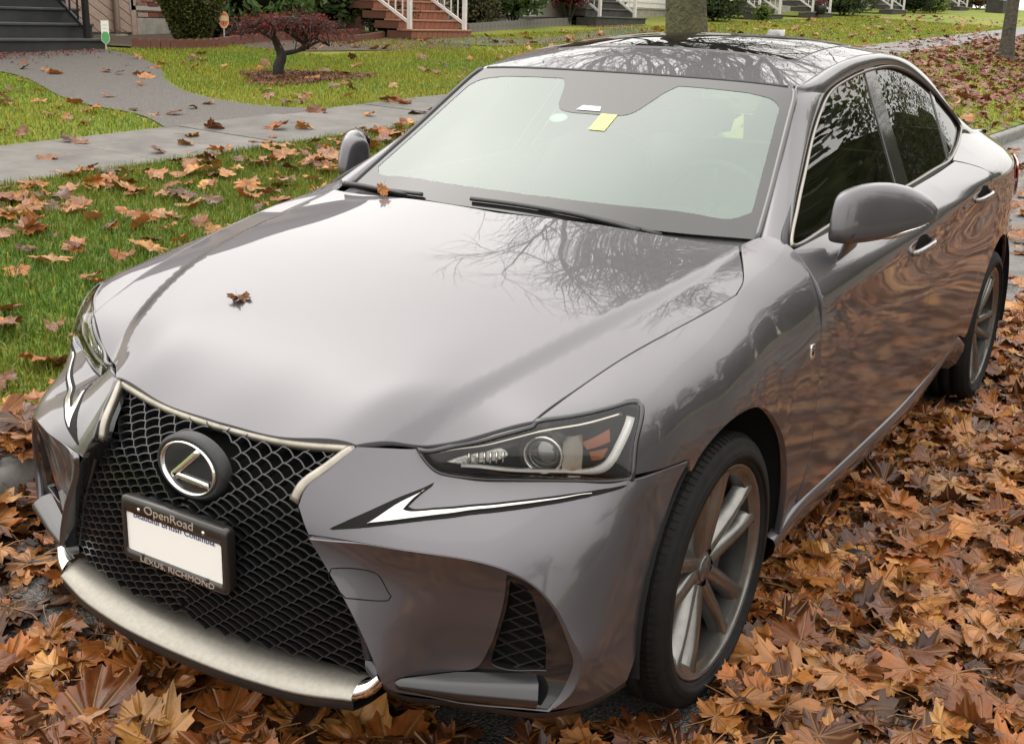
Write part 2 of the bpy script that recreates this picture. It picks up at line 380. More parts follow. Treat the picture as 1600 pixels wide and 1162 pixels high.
class PolySurf(Surf):
    """low-order polynomial sheet: perfectly smooth reflections"""
    def __init__(s,e1,e2,pts,nu,nv):
        s.e1=np.array(e1,float);s.e2=np.array(e2,float);s.e3=np.cross(s.e1,s.e2);s.B=np.stack([s.e1,s.e2,s.e3],1)
        q=np.array(pts,float)@s.B;s.m=[(i,j) for i in range(nu+1) for j in range(nv+1)];s.c0=q[:,:2].mean(0)
        d=q[:,:2]-s.c0;s.k=np.linalg.lstsq(np.stack([d[:,0]**i*d[:,1]**j for i,j in s.m],1),q[:,2],rcond=None)[0]
    def h(s,uv):
        d=np.atleast_2d(uv)-s.c0;v=0;gu=0;gv=0
        for c,(i,j) in zip(s.k,s.m):
            v=v+c*d[:,0]**i*d[:,1]**j
            if i: gu=gu+c*i*d[:,0]**(i-1)*d[:,1]**j
            if j: gv=gv+c*j*d[:,0]**i*d[:,1]**(j-1)
        return v,np.stack([gu,gv],1)
S_GLASS=PolySurf(X,Z,[(x,glass_y(x,z)-(.0 if x>-2 else .05*(x+2)**2),z) for x in np.linspace(-.5,-2.8,12) for z in np.linspace(.93,1.4,9)],3,2)
# grille ------------------------------------------------------------
gp=[]
for z,xc,xe,ye in((.70,.655,.635,.34),(.66,.70,.668,.32),(.61,.748,.722,.28),(.55,.775,.735,.31),(.48,.79,.735,.37),(.40,.80,.725,.42),(.32,.80,.715,.45),(.26,.80,.71,.47)):
    for k in (0,.33,.66,1): gp.append((xc+(xe-xc)*k**2,ye*k,z))
S_GRIL=Surf(Y,Z,gp+mirr(gp),1e-6)
def inpoly(pts,poly):
    x,y=pts[:,0],pts[:,1];c=np.zeros(len(pts),bool);n=len(poly);j=n-1
    for i in range(n):
        xi,yi=poly[i];xj,yj=poly[j]
        if yi!=yj: c^=((yi>y)!=(yj>y))&(x<(xj-xi)*(y-yi)/(yj-yi)+xi)
        j=i
    return c
def area(p): return .5*np.sum(p[:,0]*np.roll(p[:,1],-1)-np.roll(p[:,0],-1)*p[:,1])
def ringnorm(q):
    t=np.roll(q,-1,0)-np.roll(q,1,0);n=np.stack([-t[:,1],t[:,0]],1);return n/(np.linalg.norm(n,axis=1)[:,None]+1e-12)
def fill_uv(loops,h):
    """triangulate loops[0] minus the holes with an inner grid of spacing h"""
    pts=[];edges=[]
    for q in loops:
        k=len(pts);m=len(q);pts+=[tuple(p) for p in q];edges+=[(k+i,k+(i+1)%m) for i in range(m)]
    nb=len(pts);o=loops[0];lo=o.min(0);hi=o.max(0)
    g=[]
    for j,v in enumerate(np.arange(lo[1]+h/2,hi[1],h*.866)):
        for w in np.arange(lo[0]+(h/2 if j%2 else 0),hi[0],h): g.append((w,v))
    if g:
        g=np.array(g);ok=inpoly(g,o)
        for q in loops[1:]: ok&=~inpoly(g,q)
        g=g[ok];B=np.vstack(loops)
        if len(g):
            dm=np.min(((g[:,None,:]-B[None])**2).sum(2),1);g=g[dm>(h*.45)**2]
            pts+=[tuple(p) for p in g]
    r=delaunay_2d_cdt([Vector(p) for p in pts],edges,[],0,1e-7)
    V=np.array([tuple(v) for v in r[0]]);T=np.array([tuple(t) for t in r[2] if len(t)==3])
    c=V[T].mean(1);ok=inpoly(c,o)
    for q in loops[1:]: ok&=~inpoly(c,q)
    return V,T[ok]
def sheet(name,S,loops,m,parent,out=1,h=.03,inset=.0022,flange=.014,lift=0,soft=True):
    """body panel: trimmed piece of the sheet S, edges folded inwards"""
    L2=[]
    for k,l in enumerate(loops):
        q=S.uv(l);a=area(q)
        if (k==0 and a<0) or (k>0 and a>0): q=q[::-1]
        q=q+ringnorm(q)*inset
        L2.append(q)
    uv,T=fill_uv(L2,h)
    P,N=S.ev(uv);N=N*out;P=P+N*lift
    if out<0: T=T[:,::-1]
    V=[P];NN=[N];F=[tuple(t) for t in T];k=len(P)
    if flange:
        for q in L2:
            p,n=S.ev(q);n=n*out;p=p+n*lift;rn=-ringnorm(q);o3=rn[:,:1]*S.e1+rn[:,1:]*S.e2
            m_=len(q)
            n0=n+.9*o3;n0/=np.linalg.norm(n0,axis=1)[:,None]
            p1=p-n*.003+o3*.0012
            V+=[p,p1,p-n*flange+o3*.001];NN+=[n0,o3+n*.1,o3]
            for rr in (0,1):
                for i in range(m_):
                    j=(i+1)%m_;a,b,c,d=k+rr*m_+i,k+rr*m_+j,k+(rr+1)*m_+j,k+(rr+1)*m_+i
                    F.append((a,d,c,b) if out>0 else (a,b,c,d))
            k+=3*m_
    NN=np.vstack(NN);NN/=np.linalg.norm(NN,axis=1)[:,None]
    return mk(name,np.vstack(V),F,m,parent,NN)
def on(S,P,lift=0,out=1):
    p,n=S.ev(S.uv(P));return p+n*out*lift,n*out

O={
'hl_top':[(0.4805,0.6376,0.7655),(0.4379,0.6881,0.7763),(0.385,0.7416,0.7902),(0.347,0.7694,0.7989)],
'hl_out':[(0.3328,0.7838,0.7981),(0.3443,0.7937,0.7864),(0.3853,0.8072,0.7362),(0.4084,0.8119,0.6822)],
'hl_bot':[(0.4133,0.8102,0.6651),(0.4344,0.7764,0.6622),(0.4571,0.7199,0.6568),(0.4891,0.6681,0.6543),(0.5183,0.6144,0.6518),(0.5487,0.5464,0.6487),(0.5737,0.5039,0.6529),(0.5873,0.4833,0.6614),(0.5916,0.4603,0.6782),(0.5896,0.4386,0.6988)],
'fog':[(0.6366,0.6855,0.5296),(0.6237,0.6737,0.4722),(0.6211,0.6636,0.428),(0.6192,0.6472,0.3675),(0.6214,0.6281,0.3206),(0.6246,0.6204,0.3055),(0.6303,0.6082,0.2955),(0.6494,0.5661,0.2844),(0.675,0.5238,0.2735),(0.721,0.4879,0.2723),(0.7233,0.4866,0.2689),(0.7113,0.4928,0.2523),(0.6849,0.5163,0.2333),(0.657,0.5728,0.2271),(0.6329,0.6462,0.2294),(0.5941,0.763,0.2421),(0.5772,0.7821,0.2779),(0.5656,0.7988,0.3331),(0.566,0.7993,0.3539),(0.5743,0.788,0.3944),(0.5913,0.7641,0.4606),(0.6105,0.7324,0.5046),(0.6244,0.7086,0.5212)],
'foggrille':[(0.6305,0.6836,0.511),(0.621,0.6713,0.4504),(0.6193,0.6566,0.3911),(0.6174,0.6412,0.337),(0.6173,0.6391,0.3058),(0.6063,0.6705,0.2962),(0.5804,0.7486,0.3087),(0.5855,0.7485,0.3727),(0.5962,0.737,0.4275),(0.6056,0.7266,0.4746),(0.6168,0.7116,0.5008)],
'tow':[(0.7659,0.3743,0.4952),(0.7507,0.3974,0.4973),(0.7311,0.4354,0.4954),(0.723,0.452,0.4892),(0.7145,0.4713,0.4541),(0.7127,0.476,0.4468),(0.7156,0.4722,0.4388),(0.7267,0.4549,0.4367),(0.7613,0.4059,0.4415)],
'rA':[(0.7531,0.3628,0.5688),(0.7229,0.406,0.5951),(0.6699,0.4552,0.6247),(0.6065,0.4947,0.6455)],
'rB':[(0.6065,0.4947,0.6455),(0.6394,0.4862,0.6321),(0.668,0.478,0.6151)],
'rC':[(0.668,0.478,0.6151),(0.6661,0.4901,0.6112),(0.6416,0.524,0.6135),(0.6085,0.5593,0.6151),(0.5792,0.5974,0.6195),(0.5527,0.6375,0.6261),(0.522,0.675,0.6313),(0.489,0.7114,0.6362),(0.461,0.7439,0.6415),(0.4436,0.7726,0.6486),(0.4186,0.808,0.6584)],
'rD':[(0.4188,0.8081,0.6579),(0.4458,0.7741,0.6439),(0.4657,0.7469,0.6351),(0.4965,0.7162,0.6285),(0.5316,0.6813,0.6231),(0.5638,0.645,0.6176),(0.5913,0.6059,0.6104),(0.6223,0.5692,0.6053),(0.6551,0.5342,0.6014),(0.6837,0.4963,0.5952),(0.711,0.4575,0.5882),(0.7327,0.4141,0.5787),(0.7533,0.3629,0.5683)],
'cA':[(0.7232,0.4277,0.5862),(0.6761,0.4601,0.6171),(0.6279,0.4895,0.6376)],
'cB':[(0.6279,0.4895,0.6376),(0.6528,0.4814,0.6251),(0.6764,0.4755,0.6096)],
'cC':[(0.6764,0.4755,0.6096),(0.672,0.4872,0.6079),(0.6443,0.5261,0.6111),(0.612,0.5618,0.6127),(0.5824,0.5997,0.6171),(0.5558,0.6396,0.6238),(0.5248,0.6768,0.6289),(0.4914,0.7129,0.6338),(0.4558,0.7549,0.6416)],
'cD':[(0.457,0.7557,0.6396),(0.494,0.7146,0.6312),(0.5286,0.6793,0.6257),(0.5605,0.6428,0.6201),(0.5879,0.6035,0.613),(0.6188,0.5667,0.6078),(0.6521,0.5319,0.6041),(0.6811,0.4942,0.5981),(0.7085,0.4555,0.5913),(0.7232,0.4277,0.5862)],
'pillarA':[(-0.5392,0.7517,0.9702),(-0.6963,0.7015,1.051),(-0.8476,0.6605,1.1215),(-1.0091,0.6179,1.2001),(-1.1439,0.5883,1.2589),(-1.2832,0.5648,1.3091),(-1.5228,0.5513,1.3475),(-1.7768,0.5459,1.3701),(-2.0229,0.5485,1.3732),(-2.2361,0.5666,1.3409),(-2.4404,0.5966,1.2787),(-2.5948,0.6276,1.2084),(-2.6947,0.6492,1.1553),(-2.7095,0.6622,1.1277),(-2.6209,0.6839,1.0949),(-2.4491,0.7109,1.0554),(-2.2959,0.7271,1.0309),(-2.0399,0.7355,1.0194),(-1.6957,0.7424,1.0018),(-1.3822,0.7434,0.9912),(-0.9212,0.746,0.977)]}
# ============================================================ the place
PY_=[-60,-13,-12,-6.2,-4.9,-1.45,-1.3];PZ_=[.62,.56,.54,.335,.295,.14,.13]
def TZ(x,y):
    x=np.asarray(x,float);y=np.asarray(y,float)
    return np.interp(y,PY_,PZ_)+.03*np.clip(-x,-4,70)*np.clip((-1.3-y)/3.6,0,1)
def tz(x,y): return float(TZ(x,y))
def struct(o): o['kind']='structure';return o
# ---- road
def asphalt():
    m=mat('wet_asphalt',(.05,.049,.046),rough=.45);n=m.node_tree;p=n.nodes['Principled BSDF'];co=n.nodes.new('ShaderNodeTexCoord')
    v=n.nodes.new('ShaderNodeTexVoronoi');v.inputs['Scale'].default_value=170
    rp=n.nodes.new('ShaderNodeValToRGB');rp.color_ramp.elements[0].color=(.020,.0195,.018,1);rp.color_ramp.elements[1].color=(.16,.152,.138,1);rp.color_ramp.elements[1].position=.9
    t=n.nodes.new('ShaderNodeTexNoise');t.inputs['Scale'].default_value=2.5;t.inputs['Detail'].default_value=6
    r2_=n.nodes.new('ShaderNodeMapRange');r2_.inputs[1].default_value=.35;r2_.inputs[2].default_value=.65;r2_.inputs[3].default_value=.12;r2_.inputs[4].default_value=.6
    b=n.nodes.new('ShaderNodeBump');b.inputs['Strength'].default_value=.7;b.inputs['Distance'].default_value=.006
    Lk=n.links.new;Lk(co.outputs['Object'],v.inputs['Vector']);Lk(v.outputs['Color'],rp.inputs[0]);Lk(rp.outputs[0],p.inputs['Base Color']);Lk(co.outputs['Object'],t.inputs['Vector']);Lk(t.outputs[0],r2_.inputs[0]);Lk(r2_.outputs[0],p.inputs['Roughness']);Lk(v.outputs['Distance'],b.inputs['Height']);Lk(b.outputs[0],p.inputs['Normal'])
    return m
struct(mk('road',[(-300,-3,0),(90,-3,0),(90,9.2,0),(-300,9.2,0)],[(0,1,2,3)],asphalt(),None,None,False))
CONC=mat('kerb_concrete',(.20,.195,.18),rough=.7,noise=(9,.35,8),bump=(60,.3,.01))
kb=MB()
kx=np.r_[np.linspace(40,-14,28),np.linspace(-16,-200,30)]
pth=np.array([(x,-1.30-.006*max(0,-x-6),0) for x in kx])
prof=[(-.0,-.05),(-.012,.10),(-.03,.135),(-.14,.142),(-.15,-.05)]
V=[];F=[]
for p in pth:
    for a,b in prof: V.append((p[0],p[1]+a,b))
for i in range(len(pth)-1):
    for k in range(4): F.append((i*5+k,i*5+k+1,(i+1)*5+k+1,(i+1)*5+k))
struct(mk('kerb',V,F,CONC))
# ---- lawns and verge: one sheet of ground
def grass_mat(name,c1,c2,c3):
    m=mat(name,c1,rough=.8,spec=.2);n=m.node_tree;p=n.nodes['Principled BSDF'];co=n.nodes.new('ShaderNodeTexCoord')
    a=n.nodes.new('ShaderNodeTexNoise');a.inputs['Scale'].default_value=.45;a.inputs['Detail'].default_value=4
    b=n.nodes.new('ShaderNodeTexNoise');b.inputs['Scale'].default_value=28;b.inputs['Detail'].default_value=8;b.inputs['Roughness'].default_value=.75
    r1=n.nodes.new('ShaderNodeValToRGB');r1.color_ramp.elements[0].position=.35;r1.color_ramp.elements[1].position=.65;r1.color_ramp.elements[0].color=(*c1,1);r1.color_ramp.elements[1].color=(*c2,1)
    r3=n.nodes.new('ShaderNodeValToRGB');r3.color_ramp.elements[0].position=.35;r3.color_ramp.elements[1].position=.6;r3.color_ramp.elements[0].color=(*c3,1);r3.color_ramp.elements[1].color=(1,1,1,1)
    mx=n.nodes.new('ShaderNodeMix');mx.data_type='RGBA';mx.blend_type='MULTIPLY';mx.inputs[0].default_value=.8
    bp=n.nodes.new('ShaderNodeBump');bp.inputs['Strength'].default_value=.8;bp.inputs['Distance'].default_value=.03
    Lk=n.links.new
    for q in (a,b): Lk(co.outputs['Object'],q.inputs['Vector'])
    Lk(a.outputs[0],r1.inputs[0]);Lk(b.outputs[0],r3.inputs[0]);Lk(r1.outputs[0],mx.inputs[6]);Lk(r3.outputs[0],mx.inputs[7]);Lk(mx.outputs[2],p.inputs['Base Color']);Lk(b.outputs[0],bp.inputs['Height']);Lk(bp.outputs[0],p.inputs['Normal'])
    return m
GRASS=grass_mat('lawn_green',(.17,.25,.035),(.28,.29,.05),(.5,.47,.4))
xs=np.r_[np.linspace(60,-12,37),np.linspace(-14,-90,39),np.linspace(-100,-300,11)];ys=np.r_[np.linspace(-1.43,-4.9,8),np.linspace(-5.3,-13,14),np.linspace(-15,-60,10),-300]
V=[(x,y-(.006*max(0,-x-6) if y>-1.5 else 0),tz(x,y)-.004) for y in ys for x in xs];nx=len(xs)
F=[(j*nx+i,(j+1)*nx+i,(j+1)*nx+i+1,j*nx+i+1) for j in range(len(ys)-1) for i in range(nx-1)]
struct(mk('lawn',V,[g[::-1] for g in F],GRASS))
# opposite side of the street
struct(mk('far_kerb',MB().box((-300,9.0,-.02),(90,9.16,.13)).V,MB().box((-300,9.0,-.02),(90,9.16,.13)).F,CONC,None,None,False))
struct(mk('far_lawn',[(-300,9.15,.12),(90,9.15,.12),(90,300,.5),(-300,300,.5)],[(0,1,2,3)],GRASS,None,None,False))
# ---- sidewalk of slabs
SWM=mat('sidewalk_concrete',(.130,.123,.111),rough=.55,noise=(3.2,.38,12),bump=(90,.25,.006),rnd=.10)
sw_=struct(mk('sidewalk',[(x,y,tz(x,y)+.0) for x,y in ((4,-4.9),(4,-6.2))]+[(x,y,tz(x,y)-.02) for x,y in ((-70,-4.9),(-70,-6.2))],[(0,1,3,2)],mat('joint_dirt',(.05,.045,.04),rough=.9),None,None,False))
sx=4.0
while sx>-70:
    w=1.25;a,b=sx-.008,sx-w+.008;jz=random.uniform(-.004,.004)
    P=[(a,-4.905),(b,-4.905),(b,-6.195),(a,-6.195)]
    V=[(x,y,tz(x,y)+.012+jz) for x,y in P]+[(x,y,tz(x,y)-.06) for x,y in P]
    mk('slab',V,[(0,3,2,1)[::-1],(0,1,5,4),(1,2,6,5),(2,3,7,6),(3,0,4,7)],SWM,sw_,None,False);sx-=w
# ---- exposed-aggregate front path
PATHL=[(-4.60,-6.15),(-4.80,-6.5),(-5.00,-7.0),(-5.03,-7.6),(-5.18,-8.2),(-5.66,-9.25),(-5.95,-9.9),(-6.1,-10.6),(-6.0,-11.6),(-6.0,-12.4)]
PATHR=[(-6.75,-6.15),(-6.35,-6.6),(-6.33,-7.4),(-6.62,-8.2),(-7.16,-9.05),(-7.86,-9.9),(-8.34,-10.7),(-8.77,-11.6),(-8.92,-12.1),(-8.95,-12.5)]
l_=evenly(cr([(x,y,0) for x,y in PATHL],.1),30);r_=evenly(cr([(x,y,0) for x,y in PATHR],.1),30)
rows=[]
for t in np.linspace(0,1,9):
    q=l_*(1-t)+r_*t;q[:,2]=[tz(x,y)+.010 for x,y in q[:,:2]]
    if t in(0,1): q[:,2]-=.0
    rows.append(q)
def aggregate():
    m=mat('aggregate_concrete',(.105,.096,.085),rough=.7,noise=(75,.75,4),bump=(90,.8,.012));return m
V,F=loft(rows);struct(mk('front_path',V,F,aggregate()))
rows=[]
l2=cr([(-15.0,-11.5,0),(-15.1,-10.6,0),(-15.6,-9.95,0),(-17.5,-10.0,0),(-20,-10.3,0),(-24,-10.9,0)],.3);r2p=cr([(-17.1,-11.5,0),(-17.2,-11.2,0),(-17.6,-11.0,0),(-18.6,-10.9,0),(-20.5,-11.2,0),(-24,-12.0,0)],.3)
l2=evenly(l2,30);r2p=evenly(r2p,30)
for t in (0,.5,1):
    q=l2*(1-t)+r2p*t;q[:,2]=[tz(x,y)+.012 for x,y in q[:,:2]];rows.append(q)
V,F=loft(rows);struct(mk('front_path',V,F,aggregate()))
SOIL=mat('garden_soil',(.10,.075,.055),rough=.95,noise=(12,.5,8),bump=(40,.8,.03))
def patch(name,pts,m,dz=.008,n=10):
    P=cr([(x,y,0) for x,y in pts],.2,True);c=P.mean(0);rows=[]
    for k in np.linspace(1,.02,n):
        q=c+(P-c)*k;q[:,2]=[tz(x,y)+dz for x,y in q[:,:2]];rows.append(q)
    V,F=loft(rows,True);return mk(name,V,F,m)
struct(patch('soil_bed',[(-11.2,-11.1),(-12.4,-10.5),(-14.2,-9.9),(-15.1,-10.4),(-15.1,-12.6),(-12.5,-13),(-11.3,-12.2)],SOIL))
struct(patch('soil_bed',[(-9.6,-12.4),(-10.6,-12.0),(-11.8,-12.4),(-13.5,-12.6),(-15,-13),(-15,-15),(-9.6,-15)],SOIL,.02))
# ---- foliage helpers
LEAFG={}
def leafy(name,col,var=.35,rough=.45,tl=.35):
    if name in MATS: return MATS[name]
    m=mat(name,col,rough=rough,spec=.35);n=m.node_tree;p=n.nodes['Principled BSDF']
    at=n.nodes.new('ShaderNodeAttribute');at.attribute_name='tone';mx=n.nodes.new('ShaderNodeMix');mx.data_type='RGBA';mx.blend_type='MULTIPLY';mx.inputs[0].default_value=1;mx.inputs[6].default_value=(*col,1)
    n.links.new(at.outputs['Color'],mx.inputs[7]);n.links.new(mx.outputs[2],p.inputs['Base Color'])
    tr=n.nodes.new('ShaderNodeBsdfTranslucent');ms=n.nodes.new('ShaderNodeMixShader');ms.inputs[0].default_value=tl
    n.links.new(mx.outputs[2],tr.inputs['Color']);o=n.nodes['Material Output'];n.links.new(p.outputs[0],ms.inputs[1]);n.links.new(tr.outputs[0],ms.inputs[2]);n.links.new(ms.outputs[0],o.inputs['Surface'])
    return m
def rand_rot(n,rng,flat=0):
    """n random rotation matrices; flat>0 keeps the normal near +z"""
    nrm=rng.normal(size=(n,3));nrm[:,2]=np.abs(nrm[:,2])+flat;nrm/=np.linalg.norm(nrm,axis=1)[:,None]
    a=rng.normal(size=(n,3));a-=nrm*(a*nrm).sum(1)[:,None];a/=np.linalg.norm(a,axis=1)[:,None];b=np.cross(nrm,a)
    return np.stack([a,b,nrm],2)
def leaf_cloud(pts,size,rng,flat=0,aspect=.55,fold=.25,tone=(.6,1.3),tones=None):
    """pointed leaves (4 triangles) at the given points -> V,T,colour"""
    n=len(pts);R=rand_rot(n,rng,flat);s=size*rng.uniform(.7,1.3,n)
    base=np.array([(-.5,0,0),(0,-aspect/2,fold*aspect/2),(.1,0,0),(0,aspect/2,fold*aspect/2),(.5,0,-.06)])
    V=np.einsum('nij,kj->nki',R,base)*s[:,None,None]+np.asarray(pts)[:,None,:]
    T=np.array([(0,1,2),(0,2,3),(1,4,2),(2,4,3)]);T=(np.arange(n)[:,None,None]*5+T[None]).reshape(-1,3)
    c=rng.uniform(*tone,n)[:,None]*np.ones((1,3)) if tones is None else tones[rng.integers(0,len(tones),n)]*rng.uniform(.75,1.2,n)[:,None]
    return V.reshape(-1,3),T,np.repeat(c,5,0)
def crown(name,pts,size,m,parent,seed=1,**k):
    rng=np.random.default_rng(seed);V,T,c=leaf_cloud(np.asarray(pts),size,rng,**k)
    o=bpy.data.objects.new(name,fastmesh(name,V,T,m,False,c));return link(o,parent)
def blob_points(n,rng,rx,ry,rz,shell=.55,lump=.25,freq=3.0,bottom=-1):
    """points in a lumpy ellipsoid, thinner inside"""
    d=rng.normal(size=(n*2,3));d/=np.linalg.norm(d,axis=1)[:,None];d=d[d[:,2]>bottom][:n]
    l=1+lump*(np.sin(d[:,0]*freq*2+1.3)*np.sin(d[:,1]*freq*1.7+.4)*.6+np.sin(d[:,2]*freq*2.3+d[:,0]*4)*.4)
    r=l*(shell+(1-shell)*rng.random(len(d))**.5)
    return d*r[:,None]*[rx,ry,rz]
BARK=mat('wet_bark',(.075,.065,.05),rough=.85,noise=(14,.5,8),bump=(22,1.0,.03))
MOSSB=mat('mossy_bark',(.13,.125,.06),rough=.95,noise=(9,.4,8,(.06,.055,.04)),bump=(24,1.0,.05))
def bush(label,x,y,rx,ry,rz,n,size,col,cat='shrub',name='shrub',seed=1,group=None,zc=None,**k):
    z=tz(x,y);t=thing(name,label,cat,(x,y,z),0,group);rng=np.random.default_rng(seed)
    zc=rz*.92 if zc is None else zc
    P=blob_points(n,rng,rx,ry,rz,.6,bottom=-.85)+[0,0,zc];P=P[P[:,2]>.01]
    nm='leaf_'+name+str(seed);crown('foliage',P,size,leafy(nm,col),t,seed,**k)
    mb=MB();r2=random.Random(seed)
    for i in range(6):
        a=r2.uniform(0,2*PI);mb.tube([(0,0,-.05),(.35*rx*math.cos(a),.35*ry*math.sin(a),zc*.6),(.7*rx*math.cos(a+.3),.7*ry*math.sin(a+.3),zc*1.2)],[.02,.014,.005],5)
    mb.obj('stem',BARK,t,True)
    # dense core, inner shade put into its near-black colour; keeps the shrub opaque
    Vc,Fc=lathe([(zc-rz*.75,.001),(zc-rz*.6,.45),(zc-.1*rz,.62),(zc+.4*rz,.5),(zc+.7*rz,.001)],14,'z');Vc=[(v[0]*rx,v[1]*ry,max(-.02,v[2])) for v in Vc];mk('shade_core',Vc,Fc,mat('twig_shadow',(.012,.013,.008),rough=1,spec=0),t)
    return t
# ---- bare trees
def tree_branches(rng,h,r0,levels=5,spread=.62,lean=(0,0),first=.3,nb=3,droop=0,up=.25,minr=.0022):
    """list of (path,radii)"""
    out=[]
    def grow(p,d,L,r,lev):
        k=5 if lev<2 else 4;P=[p.copy()];q=p.copy();dd=d.copy()
        for i in range(k):
            dd=dd+rng.normal(size=3)*(.035 if lev==0 else .20)+np.array([0,0,up*.12 if lev else 0])-np.array([0,0,droop*.1*lev]);dd/=np.linalg.norm(dd)
            q=q+dd*L/k;P.append(q.copy())
        rad=np.linspace(r,r*.62,len(P));out.append((np.array(P),rad))
        if lev>=levels or r*.62<minr: return
        m=nb if lev>0 else nb+2
        for j in range(m):
            t=rng.uniform(.45,1.0) if j else 1.0
            i=min(len(P)-1,int(t*k));a=rng.normal(size=3);a-=dd*(a@dd);a/=np.linalg.norm(a)
            ang=spread*rng.uniform(.6,1.25);nd=dd*math.cos(ang)+a*math.sin(ang)
            grow(P[i],nd,L*rng.uniform(.62,.82)*(1 if lev else .9),rad[i]*rng.uniform(.55,.75) if j else rad[i]*.85,lev+1)
    grow(np.array([0,0,-.1]),np.array([lean[0],lean[1],1.]),h*first,r0,0)
    return out
def bare_tree(label,x,y,h,r0,seed,levels=6,flare=1.35,m=None,z=None,**k):
    t=thing('street_tree',label,'tree',(x,y,tz(x,y) if z is None else z));rng=np.random.default_rng(seed)
    br=tree_branches(rng,h,r0,levels,**k)
    mb=MB();P,R=br[0];P2=np.vstack([P[0],P[0]*.75+P[1]*.25,P[0]*.4+P[1]*.6,P[1:]]);R2=np.r_[R[0]*flare,R[0]*1.1,R[0],R[1:]]
    q=cr(P2,n=4);rr=np.interp(np.linspace(0,1,len(q)),np.linspace(0,1,len(R2)),R2)
    V,F=tube(q,rr,20);V=np.array(V);rng2=np.random.default_rng(seed+5)
    ang=np.arctan2(V[:,1],V[:,0]);V[:,:2]*=(1+.06*np.sin(ang*5+V[:,2]*1.5)+.03*np.sin(ang*11))[:,None]**1
    mk('trunk',V,F,m or BARK,t)
    Vs=[];Fs=[];n0=0
    for P,R in br[1:]:
        if P[:,2].min()<2.6: continue
        sg=8 if R[0]>.05 else (5 if R[0]>.015 else 3)
        v,f=tube(P,R,sg,False);Vs+=list(v);Fs+=[tuple(a+n0 for a in g) for g in f];n0=len(Vs)
    mk('crown',Vs,Fs,BARK,t);return t
bare_tree('stout mossy trunk of a big bare maple on the verge behind the car roof',-9.25,-3.4,17,.235,3,6,1.5,MOSSB,first=.20,spread=.74,nb=4,up=.35)
bare_tree('slim dark tree trunk standing in red fallen leaves by the far sidewalk',-28.3,-3.9,10,.17,5,6,1.5,first=.3)
bare_tree('bare maple with spreading limbs across the street from the car',-4.2,9.7,21,.36,11,6,first=.17,spread=.92,z=.12)
bare_tree('bare maple with leaning trunk across the street farther along',-20,11.3,14,.36,12,6,first=.22,spread=.7,z=.12)
bare_tree('tall bare maple across the street beside the dark hedge',-33,11,15,.40,13,6,first=.22,spread=.7,z=.12)
bare_tree('bare maple across the street behind the photographer',5,11,13,.30,14,6,first=.22,spread=.7,z=.12)
for i_,(x_,y_,h_) in enumerate(((-31,-27.5,19),(-46,-29,18),(-62,-28,20),(-82,-30,20))): bare_tree(['unseen tall bare tree added behind the white sided house','unseen tall bare tree added behind the grey house','unseen tall bare tree added behind the cream house','unseen tall bare tree added behind the brick coloured house'][i_],x_,y_,h_,.32,70+i_,6,first=.2,spread=.7)  # out of view, added to darken the reflections in roof and hood
# dark evergreens over the road; far ones added and enlarged to darken window reflections
for i,(x,y,rx,ry,rz) in enumerate(((-14,17,4.5,2.5,5.4),(-24,16,5,2.5,6.4),(-38,16,7,3,7.5),(-3,18,4,2.5,3.6),(-54,17,9,4,9),(-76,18,12,4,10),(-100,19,14,4,11))):
    tt=thing('evergreen',['rounded dark evergreen across the street by the leaning maple','broad dark evergreen across the street between two maples','big dark evergreen across the street beside the tall maple','low dark evergreen across the street facing the hood','largest dark evergreen across the street beyond the tall maple','unseen wide evergreen mass added across the street past the largest one','last unseen evergreen mass added across the street on the horizon'][i],'evergreen',(x,y,.14))
    rng=np.random.default_rng(40+i);P=blob_points(5200,rng,rx,ry,rz,.6,.35,bottom=-.9)+[0,0,rz*.95];crown('crown',P,.35,leafy('evergreen_leaf',(.06,.068,.032)),tt,40+i)
    V,F=lathe([(0,.001),(0,.5),(rz*.8,.74),(rz*1.35,.6),(rz*1.6,.001)],16,'z');mk('shade_core',[(v[0]*rx,v[1]*ry,v[2]) for v in V],F,mat('evergreen_depth',(.035,.038,.018),rough=1,spec=0,noise=(1.5,.6,6)),tt);MB().tube([(0,0,-.1),(0,0,rz)],[.3,.15],8).obj('trunk',BARK,tt)  # solid core, coloured darker to stand for shade between the leaves

